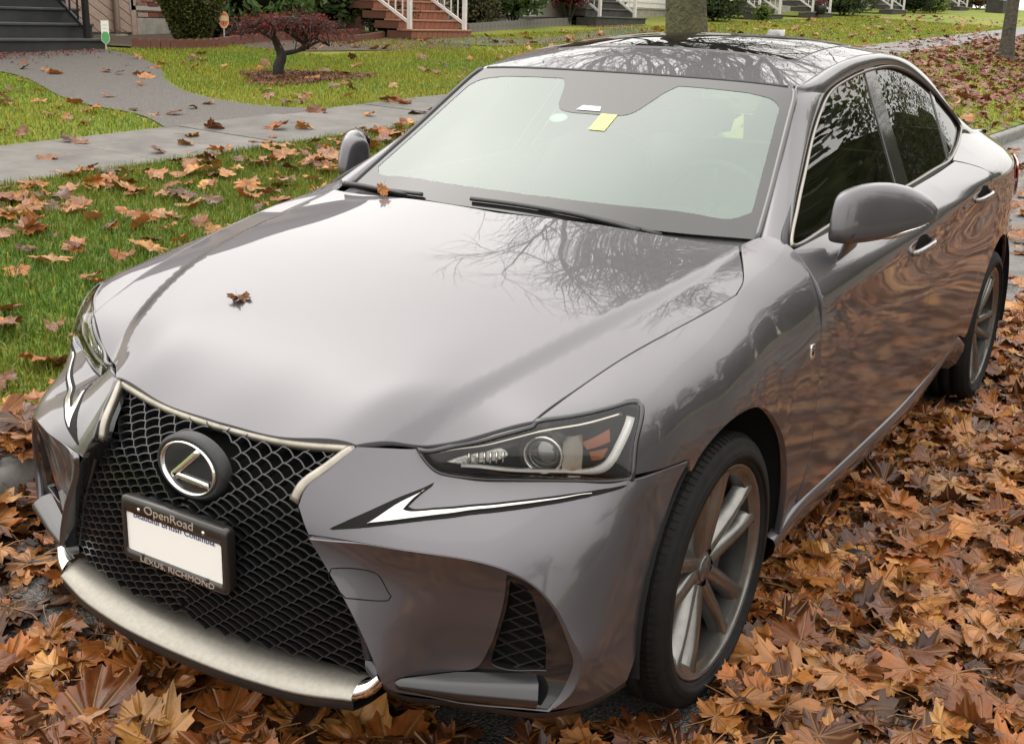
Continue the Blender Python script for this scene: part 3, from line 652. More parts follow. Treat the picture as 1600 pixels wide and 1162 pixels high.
# ---- houses
WHITE=mat('white_paint',(.72,.70,.66),rough=.5,noise=(6,.1));STUC=mat('white_stucco',(.60,.57,.52),rough=.9,noise=(12,.12,8),bump=(60,.4,.01))
ROOFM=mat('roof_shingle',(.07,.065,.06),rough=.9,noise=(20,.3));WFR=mat('window_frame',(.45,.43,.40),rough=.5);WGL=mat('window_pane',(.02,.025,.028),rough=.03,spec=.8)
FOUND=mat('foundation_concrete',(.36,.34,.29),rough=.9,noise=(8,.25,8));DOORM=mat('door_wood',(.10,.04,.02),rough=.4)
BLKH=mat('door_handle_metal',(.4,.4,.4),rough=.3,metal=1)
def house(label,x0,x1,yf,depth,wallm,hz,found=.45,wins=(),door=None,fm=None,ridge_x=True,roof_h=1.7):
    xm=(x0+x1)/2;z0=tz(xm,yf)-.6;zb=tz(xm,yf)
    t=thing('house',label,'house',(xm,yf,zb));w=abs(x1-x0)/2
    MB().box((-w,-depth,found),(w,0,hz)).obj('wall',wallm,t)
    MB().box((-w+.03,-depth+.03,-1.2),(w-.03,-.035,found)).obj('foundation',fm or FOUND,t)
    o=.5
    V=[(-w-o,o,hz-.1),(w+o,o,hz-.1),(w+o,-depth-o,hz-.1),(-w-o,-depth-o,hz-.1),(0,o,hz+roof_h),(0,-depth-o,hz+roof_h)]
    V2=[(v[0],v[1],v[2]-.14) for v in V]
    mk('roof',V+V2,[(0,4,5,3),(1,2,5,4),(0,1,4),(3,5,2),(6,9,11,10),(7,10,11,8),(0,3,9,6),(1,7,8,2),(0,6,10,4),(1,4,10,7)],ROOFM,t,None,False)
    for (a,b,c,d) in wins:
        f=MB().box((a-.07,0,c-.07),(b+.07,.05,c)).box((a-.07,0,d),(b+.07,.05,d+.07)).box((a-.07,0,c),(a,.05,d)).box((b,0,c),(b+.07,.05,d)).box(((a+b)/2-.025,0,c),((a+b)/2+.025,.045,d)).obj('window',WFR,t)
        MB().box((a,.004,c),(b,.018,d)).obj('pane',WGL,f)
    if door:
        a,b,c,d=door;dd=MB().box((a,0,c),(b,.05,d)).obj('door',DOORM,t);MB().tube([(b-.1,.06,c+1.0),(b-.1,.10,c+1.0)],.03,8).obj('handle',BLKH,dd)
    return t
H1=house('pinkish tan house with slanting boards and brick behind the clipped hedge',-15.2,-4.5,-15.0,9,mat('tan_stucco',(.40,.31,.25),rough=.8,noise=(5,.12)),5.6,.10,[(-2.9,-1.9,.55,1.75),(-4.6,-3.4,2.9,4.3),(-1.5,.6,2.9,4.3),(2.2,4.4,2.9,4.3)],(3.2,4.1,1.5,3.6))
# local frame of H1: centre x=-9.85
hx=-9.85
def h1(x): return x-hx
BOARD=mat('pink_tan_board',(.43,.315,.25),rough=.6,noise=(25,.15),rnd=.06)
# slanting boards between the stairs and the downpipe (x -8.3 .. -11.7), clipped to the wall field
sd_=math.radians(32);ca,sa=math.cos(sd_),math.sin(sd_)
poly0=[(h1(-11.72),.12),(h1(-7.9),.12),(h1(-7.9),2.9),(h1(-11.72),2.9)]
def clip_half(P,nx_,nz_,c,keep_less=True):
    out=[]
    for i in range(len(P)):
        a,b=P[i],P[(i+1)%len(P)];fa=nx_*a[0]+nz_*a[1]-c;fb=nx_*b[0]+nz_*b[1]-c
        if not keep_less: fa,fb=-fa,-fb
        if fa<=0: out.append(a)
        if (fa<=0)!=(fb<=0): t=fa/(fa-fb);out.append((a[0]+(b[0]-a[0])*t,a[1]+(b[1]-a[1])*t))
    return out
pitch=.145
vals=[-sa*p[0]+ca*p[1] for p in poly0]
k=math.floor(min(vals)/pitch)
while k*pitch<max(vals):
    q=clip_half(clip_half(poly0,-sa,ca,k*pitch+.006,False),-sa,ca,(k+1)*pitch-.006,True);k+=1
    if len(q)<3: continue
    n=len(q);V=[(x,.002,z) for x,z in q]+[(x,.030,z) for x,z in q]
    F=[tuple(range(n,2*n))]+[(i,(i+1)%n,n+(i+1)%n,n+i) for i in range(n)]
    mk('siding_board',V,F,BOARD,H1,None,False)
MB().box((h1(-11.80),.0,.05),(h1(-11.70),.05,2.9)).obj('corner_trim',BOARD,H1)
dp=MB().tube([(h1(-11.35),.09,4.9),(h1(-11.35),.09,.16),(h1(-11.35),.13,.08)],.055,10);dp.obj('downpipe',mat('downpipe_brown',(.16,.11,.08),rough=.5),H1,True)
MB().box((h1(-11.47),.02,-.05),(h1(-11.23),.20,.09)).obj('downpipe_foot',FOUND,H1)
# brick apron
BRK=[mat('brick_red',(.20,.075,.045),rough=.85,noise=(30,.3)),mat('brick_brown',(.13,.055,.04),rough=.85,noise=(30,.3)),mat('brick_pale',(.40,.29,.22),rough=.85,noise=(30,.25)),mat('brick_rose',(.28,.14,.095),rough=.85,noise=(30,.3))]
MB().box((h1(-13.45),.0,.36),(h1(-11.82),.02,1.95)).obj('brick_backing',mat('mortar',(.25,.21,.18),rough=.95),H1)
MB().box((h1(-13.6),-.0,-.3),(h1(-11.80),.06,.355)).obj('plinth',FOUND,H1)
bm_=[mesh('brick',MB().box((0,0,0),(.215,.035,.072)).V,MB().box((0,0,0),(.215,.035,.072)).F,m_,None,False) for m_ in BRK]
for r_i in range(19):
    for c_i in range(8):
        x=h1(-13.42)+c_i*.227-(.113 if r_i%2 else 0)
        if x<h1(-13.45) or x+.215>h1(-11.82): continue
        o=bpy.data.objects.new('brick',bm_[random.choices((0,1,2,3),(5,3,3,3))[0]]);link(o,H1);o.location=(x,.012+random.uniform(-.004,.004),.37+r_i*.084)
H2=house('red brown sided house with white stucco bay beside the tiled stairs',-26.6,-16.0,-14.3,9,mat('redwood_siding',(.20,.075,.045),rough=.7,noise=(4,.25)),5.6,.25,[(-3.6,-1.8,2.9,4.3),(.4,2.4,2.9,4.3)],(2.6,3.5,1.6,3.7))
MB().box((-5.35,.0,-.4),(1.6,.45,3.0)).obj('stucco_bay',STUC,H2)
MB().box((-5.36,.44,.18),(1.61,.47,.24)).obj('bay_trim',mat('bay_trim_dark',(.12,.10,.09),rough=.8),H2)
for i in range(14): MB().box((3.2+i*.15,.0,.27),(3.34+i*.15,.022,2.9)).obj('siding_board',mat('redwood_siding',(.20,.075,.045)),H2)
H3=house('white horizontally sided house behind the dark steps and big trunk',-38.5,-27.6,-15.2,9,WHITE,5.6,.2,[(-3,-1.4,2.9,4.2),(1,3,2.9,4.2)],(-.5,.4,1.5,3.6))
for i in range(16): MB().add([(-1.5,.002,.24+i*.15),(5.3,.002,.24+i*.15),(5.3,.03,.24+i*.15),(-1.5,.03,.24+i*.15),(-1.5,.002,.385+i*.15),(5.3,.002,.385+i*.15),(5.3,.012,.385+i*.15),(-1.5,.012,.385+i*.15)],[(0,1,2,3),(3,2,6,7),(4,7,6,5),(0,3,7,4),(1,5,6,2)]).obj('siding_board',WHITE,H3)
house('grey house behind the dark hedge farther up the street',-50,-40,-15.5,9,mat('grey_siding',(.30,.30,.29),rough=.8),5.8,.4,[(-3,-1.2,2.9,4.2),(1,3,2.9,4.2),(1,3,.7,1.7)],(-.4,.5,1.5,3.6))
house('cream house with garden shrubs beyond the grey one',-64,-52,-15.8,9,mat('cream_siding',(.50,.45,.36),rough=.8),5.8,.4,[(-3,-1.2,2.9,4.2),(1,3,2.9,4.2),(1,3,.7,1.7)],(-.4,.5,1.5,3.6))
house('brick coloured house at the far end of the row',-79,-67,-15.8,9,mat('rust_siding',(.26,.12,.07),rough=.8),5.8,.4,[(-3,-1.2,2.9,4.2),(1,3,2.9,4.2)],(-.4,.5,1.5,3.6))
# across the street, seen only in reflections
for i,(a,b,lab) in enumerate(((-30,-18,'brown house across the street behind the evergreens'),(-12,0,'beige house across the street behind the low evergreen'),(-48,-36,'dark green house across the street at the far end'))):
    t=thing('house',lab,'house',((a+b)/2,24,.2),PI);w=abs(b-a)/2
    MB().box((-w,-9,-.3),(w,0,5.4)).obj('wall',[mat('brown_wall',(.16,.11,.08),rough=.8),mat('beige_wall',(.36,.31,.25),rough=.8),mat('green_wall',(.09,.11,.08),rough=.8)][i],t)
    mk('roof',[(-w-.5,.5,5.3),(w+.5,.5,5.3),(w+.5,-9.5,5.3),(-w-.5,-9.5,5.3),(0,.5,7.2),(0,-9.5,7.2)],[(0,4,5,3),(1,2,5,4),(0,1,4),(3,5,2),(0,3,2,1)],ROOFM,t,None,False)
    for xa in (-3.5,1.5):
        f=MB().box((xa-.08,0,1.0),(xa+2.08,.04,2.6)).obj('window',WFR,t);MB().box((xa,.041,1.08),(xa+2,.05,2.52)).obj('pane',WGL,f)
# ---- front stairs
def stairs(label,x0,x1,yf,n,rise,run,tm,rm,zb=None,nose=.03,rails=(),railm=None,rail_kind='bar',shrink=0):
    """steps climb towards -y; x0<x1"""
    xm=(x0+x1)/2;zb=tz(xm,yf) if zb is None else zb;w=(x1-x0)/2
    t=thing('front_stairs',label,'stairs',(xm,yf,zb))
    for i in range(n):
        e=shrink*max(0,2-i) if i<2 else 0
        s=MB().box((-w-e,-run*(n-i)-.6 if i==n-1 else -run*(i+1)-.25,rise*i-(.5 if i==0 else 0)),(w+e,-run*i,rise*(i+1)-.035)).obj('step',rm,t)
        MB().box((-w-e-.015,-run*(i+1)-.02,rise*(i+1)-.035),(w+e+.015,-run*i+nose,rise*(i+1))).obj('tread',tm,s,bevel=.008)
    MB().box((-w+.02,-run*n-1.5,-.5),(w-.02,-run*n,rise*n-.05)).obj('landing',rm,t)
    for xr,m_ in rails:
        r_=bpy.data.objects.new('railing',None);link(r_,t)
        y0,y1=-.10,-run*n+.1;z0_,z1_=rise*.9,rise*n+.0
        def zz(y): return z0_+(z1_-z0_)*((y0-y)/(y0-y1))
        MB().bar((xr,y0,rise*.3),(xr,y0,zz(y0)+.98),.07,.07).obj('post',m_,r_);MB().bar((xr,y1,zz(y1)-.1),(xr,y1,zz(y1)+.98),.06,.06).obj('post',m_,r_)
        MB().bar((xr,y0,zz(y0)+.92),(xr,y1,zz(y1)+.92),.05,.06).obj('handrail',m_,r_);MB().bar((xr,y0,zz(y0)+.12),(xr,y1,zz(y1)+.12),.035,.05).obj('lower_rail',m_,r_)
        nb=int((y0-y1)/.16)
        for k_ in range(1,nb):
            y=y0+(y1-y0)*k_/nb;MB().bar((xr,y,zz(y)+.12),(xr,y,zz(y)+.92),.02,.02).obj('baluster',m_,r_)
    return t
BLK=mat('black_iron',(.012,.012,.013),rough=.4);DKS=mat('dark_grey_step',(.032,.033,.034),rough=.55,noise=(3,.35,8));DKT=mat('dark_grey_tread',(.065,.067,.068),rough=.4,noise=(4,.25,8))
stairs('wide charcoal grey steps with black iron railing before the tan house',-9.06,-5.6,-12.38,10,.198,.27,DKT,DKS,rails=((1.60,BLK),) if False else ((-1.50,BLK),),shrink=.0)
TERR=mat('terracotta_tile',(.27,.105,.055),rough=.55,noise=(10,.2,8),rnd=.08);TERN=mat('terracotta_nosing',(.33,.15,.09),rough=.5,noise=(10,.2))
T2=stairs('terracotta tiled steps with white railings before the red house',-16.95,-15.05,-11.55,9,.165,.29,TERN,mat('tile_grout',(.12,.05,.03),rough=.9),rails=((-.86,WHITE),(.86,WHITE)))
tm_=mesh('tile',MB().box((0,0,0),(.148,.012,.118)).V,MB().box((0,0,0),(.148,.012,.118)).F,TERR,None,False)
for i in range(9):
    for c_ in range(12):
        o=bpy.data.objects.new('riser_tile',tm_);link(o,T2);o.location=(-.945+c_*.158,-.29*i-.002,.165*i+.006)
stairs('dark grey step flight with a white handrail by the big trunk',-26.6,-23.9,-12.65,8,.19,.30,mat('moss_grey_tread',(.085,.082,.072),rough=.8,noise=(5,.3)),mat('moss_grey_step',(.052,.050,.044),rough=.85,noise=(5,.3)),rails=((-.9,WHITE),(1.0,WHITE)))
for i,(a,b,y,lab) in enumerate(((-35.6,-33.6,-12.2,'grey steps between white rails next to the white rose bush'),(-40.0,-38.0,-12.0,'grey steps with white rails and a flower pot'),(-49.6,-47.5,-12.0,'steps between two white railings beside the dark round hedge'),(-62,-60,-12.2,'steps with white railings above a dark stone block'),(-74,-72,-12.2,'farthest steps with a white railing before the brick coloured house'))):
    stairs(lab,a,b,y,8,.18,.3,mat('far_tread',(.19,.18,.17),rough=.8),mat('far_step',(.06,.055,.05),rough=.8),rails=((-.9,WHITE),(.9,WHITE)))
# ---- garden edging, signs
EDG=mat('edging_brown',(.14,.055,.035),rough=.7,noise=(15,.2));EDG2=mat('edging_grey',(.17,.16,.145),rough=.85,noise=(15,.25))
def edging(label,pts,step,h,m_,scal):
    P=evenly(cr([(x,y,0) for x,y in pts],.1),int(sum(math.dist(pts[i],pts[i+1]) for i in range(len(pts)-1))/step)+1)
    z=tz(P[0][0],P[0][1]);t=thing('garden_edging',label,'edging',(P[0][0],P[0][1],z));me_=None
    for i in range(len(P)-1):
        a,b=P[i],P[i+1];L_=math.dist(a,b)
        if me_ is None:
            if scal: pr=[(0,-.1),(L_,-.1),(L_,h*.82),(L_*.8,h*.97),(L_*.5,h),(L_*.2,h*.97),(0,h*.82)]
            else: pr=[(.004,-.1),(L_-.004,-.1),(L_-.004,h*.93),(L_-.02,h),(.02,h),(.004,h*.93)]
            n=len(pr);me_=mesh('edging_piece',[(x,-.03,zz) for x,zz in pr]+[(x,.03,zz) for x,zz in pr],[tuple(range(n))[::-1],tuple(range(n,2*n))]+[(k,(k+1)%n,n+(k+1)%n,n+k) for k in range(n)],m_,None,False)
        o=bpy.data.objects.new('edging_piece',me_);link(o,t);o.location=(a[0]-P[0][0],a[1]-P[0][1],tz(a[0],a[1])-z);o.rotation_euler=(0,0,math.atan2(b[1]-a[1],b[0]-a[0]))
edging('brown scalloped edging curving round the clipped hedge bed',[(-9.5,-12.35),(-9.8,-11.98),(-10.5,-11.82),(-11.3,-12.1),(-12.2,-12.4),(-13.4,-12.55),(-14.9,-12.6)],.13,.15,EDG,True)
edging('brown edging in front of the round box shrub by the tiled stairs',[(-14.95,-12.1),(-13.6,-11.7),(-13.0,-11.9)],.13,.12,EDG,True)
edging('grey block edging under the shrubs along the stucco bay',[(-18.2,-12.5),(-20,-12.75),(-22,-13.1),(-23.6,-13.2)],.2,.18,EDG2,False)
def post_sign(label,x,y,parts,ph,pm):
    t=thing('garden_sign',label,'sign',(x,y,tz(x,y)),math.radians(142))
    MB().box((-.010,-.006,-.1),(.010,.006,ph)).obj('stake',pm,t)
    for nm,poly,m_,yo in parts:
        n=len(poly);mk(nm,[(a,yo,b) for a,b in poly]+[(a,yo+.006,b) for a,b in poly],[tuple(range(n)),tuple(range(n,2*n))[::-1]]+[(k,n+k,n+(k+1)%n,(k+1)%n) for k in range(n)],m_,t,None,False)
    return t
def sgn_dir(t): pass
octo=[(.078*math.cos(math.radians(22.5+45*k))/math.cos(math.radians(22.5)),.078*math.sin(math.radians(22.5+45*k))/math.cos(math.radians(22.5))*1.6+.36) for k in range(8)]
inn_=[(a*.82,(b-.36)*.82+.36) for a,b in octo]
band=[(-.055,.345),(.055,.345),(.058,.40),(.03,.425),(-.05,.42)]
post_sign('orange octagonal security sign on a thin white stake beside the clipped hedge',-11.4,-12.45,[('board',octo,mat('sign_pale',(.80,.55,.38),rough=.5),-.012),('face',inn_,mat('sign_orange',(.72,.21,.06),rough=.5),-.014),('print_band',band,mat('sign_cream',(.85,.66,.36),rough=.5),-.016)],.30,WHITE)
card=[(-.052,.18),(.052,.18),(.052,.40),(-.052,.40)];hexg=[(-.048,.13),(0,.085),(.048,.13),(.048,.215),(.025,.25),(-.025,.25),(-.048,.215)];hexo=[(-.056,.126),(0,.075),(.056,.126),(.056,.20),(-.056,.20)]
post_sign('small white and green sign on a pale stake beside the charcoal steps',-8.98,-12.28,[('card',card,mat('card_white',(.80,.80,.74),rough=.5),-.012),('green_badge',hexo,mat('badge_rim',(.55,.68,.52),rough=.5),-.012-.001),('badge_face',hexg,mat('badge_green',(.10,.36,.13),rough=.5),-.015),('print_line',[(-.03,.335),(.03,.335),(.03,.342),(-.03,.342)],mat('print_grey',(.45,.47,.42)),-.0135),('print_line',[(-.03,.29),(.025,.29),(.025,.297),(-.03,.297)],mat('print_grey',(.45,.47,.42)),-.0135)],.14,mat('stake_pale',(.45,.43,.33),rough=.6))
# ---- planting
t=thing('clipped_hedge','tall clipped cedar column tapering to its foot before the brick','hedge',(-10.97,-12.7,tz(-10.97,-12.7)));rng=np.random.default_rng(60)
hz_=rng.random(9000)*2.3;an=rng.random(9000)*2*PI;rr_=np.interp(hz_,[0,.12,.55,1.2,1.9,2.3],[.24,.30,.47,.53,.45,.05])*(.86+.2*rng.random(9000)+.03*np.sin(an*7+hz_*9))
crown('foliage',np.stack([rr_*np.cos(an),rr_*np.sin(an),hz_+.03],1),.055,leafy('cedar_leaf',(.085,.095,.020)),t,61,tone=(.55,1.35))
V,F=lathe([(0,.001),(.02,.20),(.55,.42),(1.2,.48),(1.9,.40),(2.25,.001)],20,'z');mk('shade_core',V,F,mat('hedge_core',(.02,.022,.008),rough=1,spec=0),t);MB().tube([(0,0,-.1),(0,0,.3)],.08,8).obj('stem',BARK,t)  # near-black solid carries the hedge's inner shade in its colour
bush('low dark evergreen shrub behind the orange sign',-11.85,-12.9,.42,.35,.22,900,.07,(.035,.05,.02),seed=62)
bush('glossy green rhododendron with pale new leaves behind the weeping maple',-13.0,-13.2,.95,.7,.55,1300,.17,(.10,.17,.045),name='rhododendron',seed=63,zc=.62,aspect=.36)
bush('dark red leafed shrub between the rhododendron and the soil bed',-13.35,-12.6,.55,.4,.26,1200,.06,(.13,.04,.035),seed=64)
bush('tall green laurel shrub left of the red siding',-15.2,-13.4,.7,.6,.7,1400,.12,(.09,.14,.04),seed=65,zc=.75)
bush('dark conical yew behind the rhododendron',-14.3,-13.9,.55,.5,1.1,2500,.06,(.05,.065,.018),seed=66)
bush('round dark box shrub beside the tiled stairs',-15.72,-12.55,.56,.5,.32,3800,.045,(.028,.035,.018),name='box_shrub',seed=67,tone=(.5,1.6))
bush('sparse brownish shrub against the stucco bay',-19.3,-13.2,.85,.5,.62,1600,.07,(.12,.10,.05),seed=68)
bush('bright green leafy shrub beside the sparse brown one',-21.0,-13.2,1.0,.6,.75,1700,.13,(.07,.12,.035),seed=69,zc=.85)
bush('dark red foliage spilling beside the dark step flight',-23.5,-13.2,.75,.5,.5,1300,.08,(.15,.03,.03),seed=70,zc=.85)
rb_=bush('white rose bush with pale blooms right of the big trunk',-31.0,-12.6,1.3,.8,.6,2600,.10,(.05,.075,.025),name='rose_bush',seed=71)
rng=np.random.default_rng(72);mbr=blob_points(26,rng,1.25,.8,.6,.95,.1,bottom=-.3)+[0,0,.6]
for p in mbr:
    if p[1]>-.2:
        Vv,Fv=lathe([(0,.001),(.02,.05),(.05,.06),(.08,.045),(.085,.001)],8,'z');mk('bloom',[(v[0]+p[0],v[1]+p[1]+.05,v[2]+p[2]) for v in Vv],Fv,mat('rose_white',(.80,.74,.66),rough=.7),rb_)
bush('small bright green ball shrub beside the white rose bush',-33.0,-11.9,.3,.3,.26,700,.06,(.13,.19,.03),seed=73)
bush('broad green hedge shrub between two stair flights with white rails',-43,-12.6,2.2,.9,.8,3600,.12,(.06,.085,.03),seed=74)
bush('round dark clipped ball right of the paired white railings',-51.6,-12.2,1.0,.8,.8,2600,.09,(.03,.045,.018),seed=75)
bush('yellow green shrub at the foot of the dark ball',-53.4,-11.8,.75,.6,.5,1500,.11,(.17,.23,.05),seed=76)
bush('dark tall shrub mass behind the yellow green one',-56,-13,2.2,1,1.2,3600,.13,(.035,.05,.02),seed=77)
bush('rusty orange brown shrub right of the stone block',-66,-12.6,2.4,1,.9,3000,.12,(.15,.10,.035),seed=78)
MB().box((-61.9,-11.0,tz(-61,-11)-.3),(-60.0,-10.2,tz(-61,-11)+.55)).obj('stone_block',mat('dark_stone',(.05,.048,.042),rough=.9,noise=(4,.3)))
tag(bpy.data.objects['stone_block'],'dark low stone block at the foot of the far steps','wall')
pt=thing('flower_pot','black flower pot with reddish plant on the grey steps','pot',(-38.3,-11.9,tz(-38.3,-11.9)+.12));V,F=lathe([(0,.001),(0,.16),(.3,.22),(.31,.20),(.28,.001)],16,'z');mk('pot',V,F,BLK,pt)
crown('plant',blob_points(260,np.random.default_rng(80),.25,.25,.3,.5)+[0,0,.5],.1,leafy('coleus',(.16,.05,.04)),pt,80)
# weeping maple on the lawn
jm=thing('weeping_maple','small weeping maple with flat dark red crown and crooked black trunk','tree',(-8.47,-8.5,tz(-8.47,-8.5)))
JB=mat('black_bark',(.022,.018,.014),rough=.8,noise=(30,.4),bump=(60,.6,.01))
tr=MB()
# x axis of the picture runs towards -x here
tr.tube(cr([(0,0,-.06),(.02,0,.12),(-.02,.02,.24),(.02,0,.36),(.10,.02,.46)],n=5),[.085,.08,.075,.072,.070,.068,.066,.064,.062,.060,.058,.056,.054,.052,.05,.048,.046,.044,.042,.04,.04],10)
tr.obj('trunk',JB,jm,True)
lim=MB();rng=np.random.default_rng(90)
L0=[[(-.02,0,.27),(-.25,.02,.30),(-.48,-.02,.33),(-.72,.03,.42),(-.85,.05,.36)],[(-.30,.0,.30),(-.42,.06,.40),(-.45,.03,.58)],[(-.5,0,.33),(-.62,-.05,.45),(-.60,0,.62)],[(.06,.02,.42),(.30,.05,.50),(.52,.02,.58),(.64,0,.48)],[(.08,0,.44),(.05,-.1,.55),(-.1,-.15,.64)],[(.1,.02,.46),(.2,.12,.58),(.35,.2,.62)],[(-.4,.05,.38),(-.3,-.15,.52),(-.2,-.28,.6)]]
for l in L0:
    q=cr(l,n=5);lim.tube(q,np.linspace(.034 if l is L0[0] else .022,.007,len(q)),6)
tips=[]
for i in range(95):
    a=rng.uniform(0,2*PI);R_=rng.uniform(.25,1.0);cx,cy=-.24+1.16*R_*math.cos(a),.62*R_*math.sin(a)
    s=L0[rng.integers(0,len(L0))];b=np.array(s[rng.integers(1,len(s))])
    top=np.array((cx*.7+b[0]*.3,cy*.7+b[1]*.3,.60+.08*rng.random()));e=np.array((cx,cy,.60-.22*R_**2*rng.uniform(.6,1.3)))
    q=cr([b,(b+top)/2+[0,0,.05],top,e],n=4);lim.tube(q,np.linspace(.008,.0025,len(q)),4);tips.append(q)
lim.obj('limbs',JB,jm,True)
tp_=np.vstack(tips);tp_=tp_[rng.integers(0,len(tp_),2600)]+rng.normal(size=(2600,3))*[.05,.05,.035]
tones=np.array([(.5,.3,.3),(1,.8,.7),(.8,1,1),(1.5,.9,.6)])
crown('foliage',tp_[tp_[:,2]>.34],.045,leafy('maple_purple',(.20,.042,.040)),jm,91,aspect=.3,tones=tones)

# ============================================================ the car
CAR=thing('parked_car','dark grey metallic sedan with black spindle grille parked on the leafy road','car',(0,0,0))
def paint_mat():
    m=mat('car_paint',(.102,.096,.106),rough=.46,metal=.78,coat=1,coat_rough=.02)
    n=m.node_tree;p=n.nodes['Principled BSDF'];co=n.nodes.new('ShaderNodeTexCoord')
    t=n.nodes.new('ShaderNodeTexNoise');t.inputs['Scale'].default_value=900;t.inputs['Detail'].default_value=1
    b=n.nodes.new('ShaderNodeBump');b.inputs['Strength'].default_value=.05;b.inputs['Distance'].default_value=.001
    n.links.new(co.outputs['Object'],t.inputs['Vector']);n.links.new(t.outputs[0],b.inputs['Height']);n.links.new(b.outputs[0],p.inputs['Normal'])
    # rain film and road dirt on the clear coat
    d=n.nodes.new('ShaderNodeTexNoise');d.inputs['Scale'].default_value=5;d.inputs['Detail'].default_value=8;d.inputs['Roughness'].default_value=.7
    mr=n.nodes.new('ShaderNodeMapRange');mr.inputs[1].default_value=.45;mr.inputs[2].default_value=.8;mr.inputs[3].default_value=.008;mr.inputs[4].default_value=.05
    n.links.new(co.outputs['Object'],d.inputs['Vector']);n.links.new(d.outputs[0],mr.inputs[0])
    sz=n.nodes.new('ShaderNodeSeparateXYZ');n.links.new(co.outputs['Object'],sz.inputs[0]);gz=n.nodes.new('ShaderNodeMapRange');gz.inputs[1].default_value=.28;gz.inputs[2].default_value=.95;gz.inputs[3].default_value=.10;gz.inputs[4].default_value=0;n.links.new(sz.outputs[2],gz.inputs[0])
    sm_=n.nodes.new('ShaderNodeMath');sm_.operation='ADD';n.links.new(mr.outputs[0],sm_.inputs[0]);n.links.new(gz.outputs[0],sm_.inputs[1]);n.links.new(sm_.outputs[0],p.inputs['Coat Roughness'])
    w=n.nodes.new('ShaderNodeTexNoise');w.inputs['Scale'].default_value=14;w.inputs['Detail'].default_value=3
    b2=n.nodes.new('ShaderNodeBump');b2.inputs['Strength'].default_value=.015;b2.inputs['Distance'].default_value=.0015
    n.links.new(co.outputs['Object'],w.inputs['Vector']);n.links.new(w.outputs[0],b2.inputs['Height']);n.links.new(b2.outputs[0],p.inputs['Coat Normal'])
    return m
PAINT=paint_mat()
GBLACK=mat('gloss_black',(.012,.012,.013),rough=.12,coat=.6,coat_rough=.04)
MBLACK=mat('matte_black_plastic',(.018,.018,.019),rough=.5,noise=(60,.3))
GRILLEM=mat('grille_plastic',(.013,.013,.014),rough=.3,coat=.25,coat_rough=.15)
DARK=mat('dark_void',(.008,.008,.008),rough=.9,spec=.1)
CHROME=mat('dark_chrome',(.62,.58,.52),rough=.16,metal=1)
SATIN=mat('satin_silver',(.33,.305,.26),rough=.36,metal=.85,noise=(22,.22,8));MOULD=mat('moulding_satin',(.26,.24,.215),rough=.3,metal=.9)
BRIGHT=mat('bright_chrome',(.82,.81,.79),rough=.06,metal=1)
DRLM=mat('lamp_guide',(.86,.86,.83),rough=.18,coat=.6,coat_rough=.05,spec=.6)
def glass_mat(name,tint,fog=0,fogcol=(.8,.9,.84),ior=1.6,dark=1.0):
    m=bpy.data.materials.new(name);m.use_nodes=True;n=m.node_tree;n.nodes.clear()
    o=n.nodes.new('ShaderNodeOutputMaterial');gl=n.nodes.new('ShaderNodeBsdfGlossy');gl.inputs['Roughness'].default_value=.005;gl.inputs['Color'].default_value=(1,1,1,1)
    tr=n.nodes.new('ShaderNodeBsdfTransparent');tr.inputs['Color'].default_value=(*tint,1)
    fr=n.nodes.new('ShaderNodeFresnel');fr.inputs['IOR'].default_value=ior
    mx=n.nodes.new('ShaderNodeMixShader')
    base=tr
    if fog:
        df=n.nodes.new('ShaderNodeBsdfDiffuse');df.inputs['Color'].default_value=(*fogcol,1)
        tl=n.nodes.new('ShaderNodeBsdfTranslucent');tl.inputs['Color'].default_value=(*fogcol,1)
        ad=n.nodes.new('ShaderNodeMixShader');ad.inputs[0].default_value=.35
        n.links.new(df.outputs[0],ad.inputs[1]);n.links.new(tl.outputs[0],ad.inputs[2])
        fm=n.nodes.new('ShaderNodeMixShader');fm.inputs[0].default_value=fog
        n.links.new(tr.outputs[0],fm.inputs[1]);n.links.new(ad.outputs[0],fm.inputs[2]);base=fm
    n.links.new(fr.outputs[0],mx.inputs[0]);n.links.new(base.outputs[0],mx.inputs[1]);n.links.new(gl.outputs[0],mx.inputs[2]);n.links.new(mx.outputs[0],o.inputs[0])
    return m
WSGLASS=glass_mat('misted_windscreen_glass',(.66,.80,.72),fog=.30,fogcol=(.54,.70,.63),ior=1.62)
SIDEGL=glass_mat('tinted_side_glass',(.20,.23,.20),ior=1.55)
LENSGL=glass_mat('clear_lens',(.93,.93,.92),ior=1.5)
FRIT=mat('black_glass_edge',(.02,.02,.02),rough=.015,spec=.5,ior=1.62)
RUBBER=mat('tyre_rubber',(.009,.0085,.008),rough=.7,spec=.22,noise=(35,.35),bump=(180,.15,.002))
ALLOY=mat('wet_gunmetal_alloy',(.20,.196,.184),rough=.27,metal=.85,noise=(30,.15),coat=.4,coat_rough=.1)
BRAKE=mat('brake_steel',(.30,.29,.27),rough=.4,metal=.9,noise=(60,.3))
def both(name,o): return o,flipY(name,o,CAR)
def mir(P): return [(p[0],-p[1],p[2]) for p in P]
# ---- hood
HF=[(.685,0,.682),(.679,.18,.687),(.657,.345,.703)]
hood_loop=outline(HF,[HF[-1],(.60,.42,.7035),(.545,.53,.726),(.481,.634,.766)],HOOD_S[2:8],HOOD_S[7:],[HOOD_S[-1],(-.385,.34,.986),(-.352,0,.988)])
hood_loop=np.vstack([hood_loop,(hood_loop*[1,-1,1])[::-1][1:-1]])
sheet('hood',S_HOOD,[hood_loop],PAINT,CAR,1,.014,flange=.022)
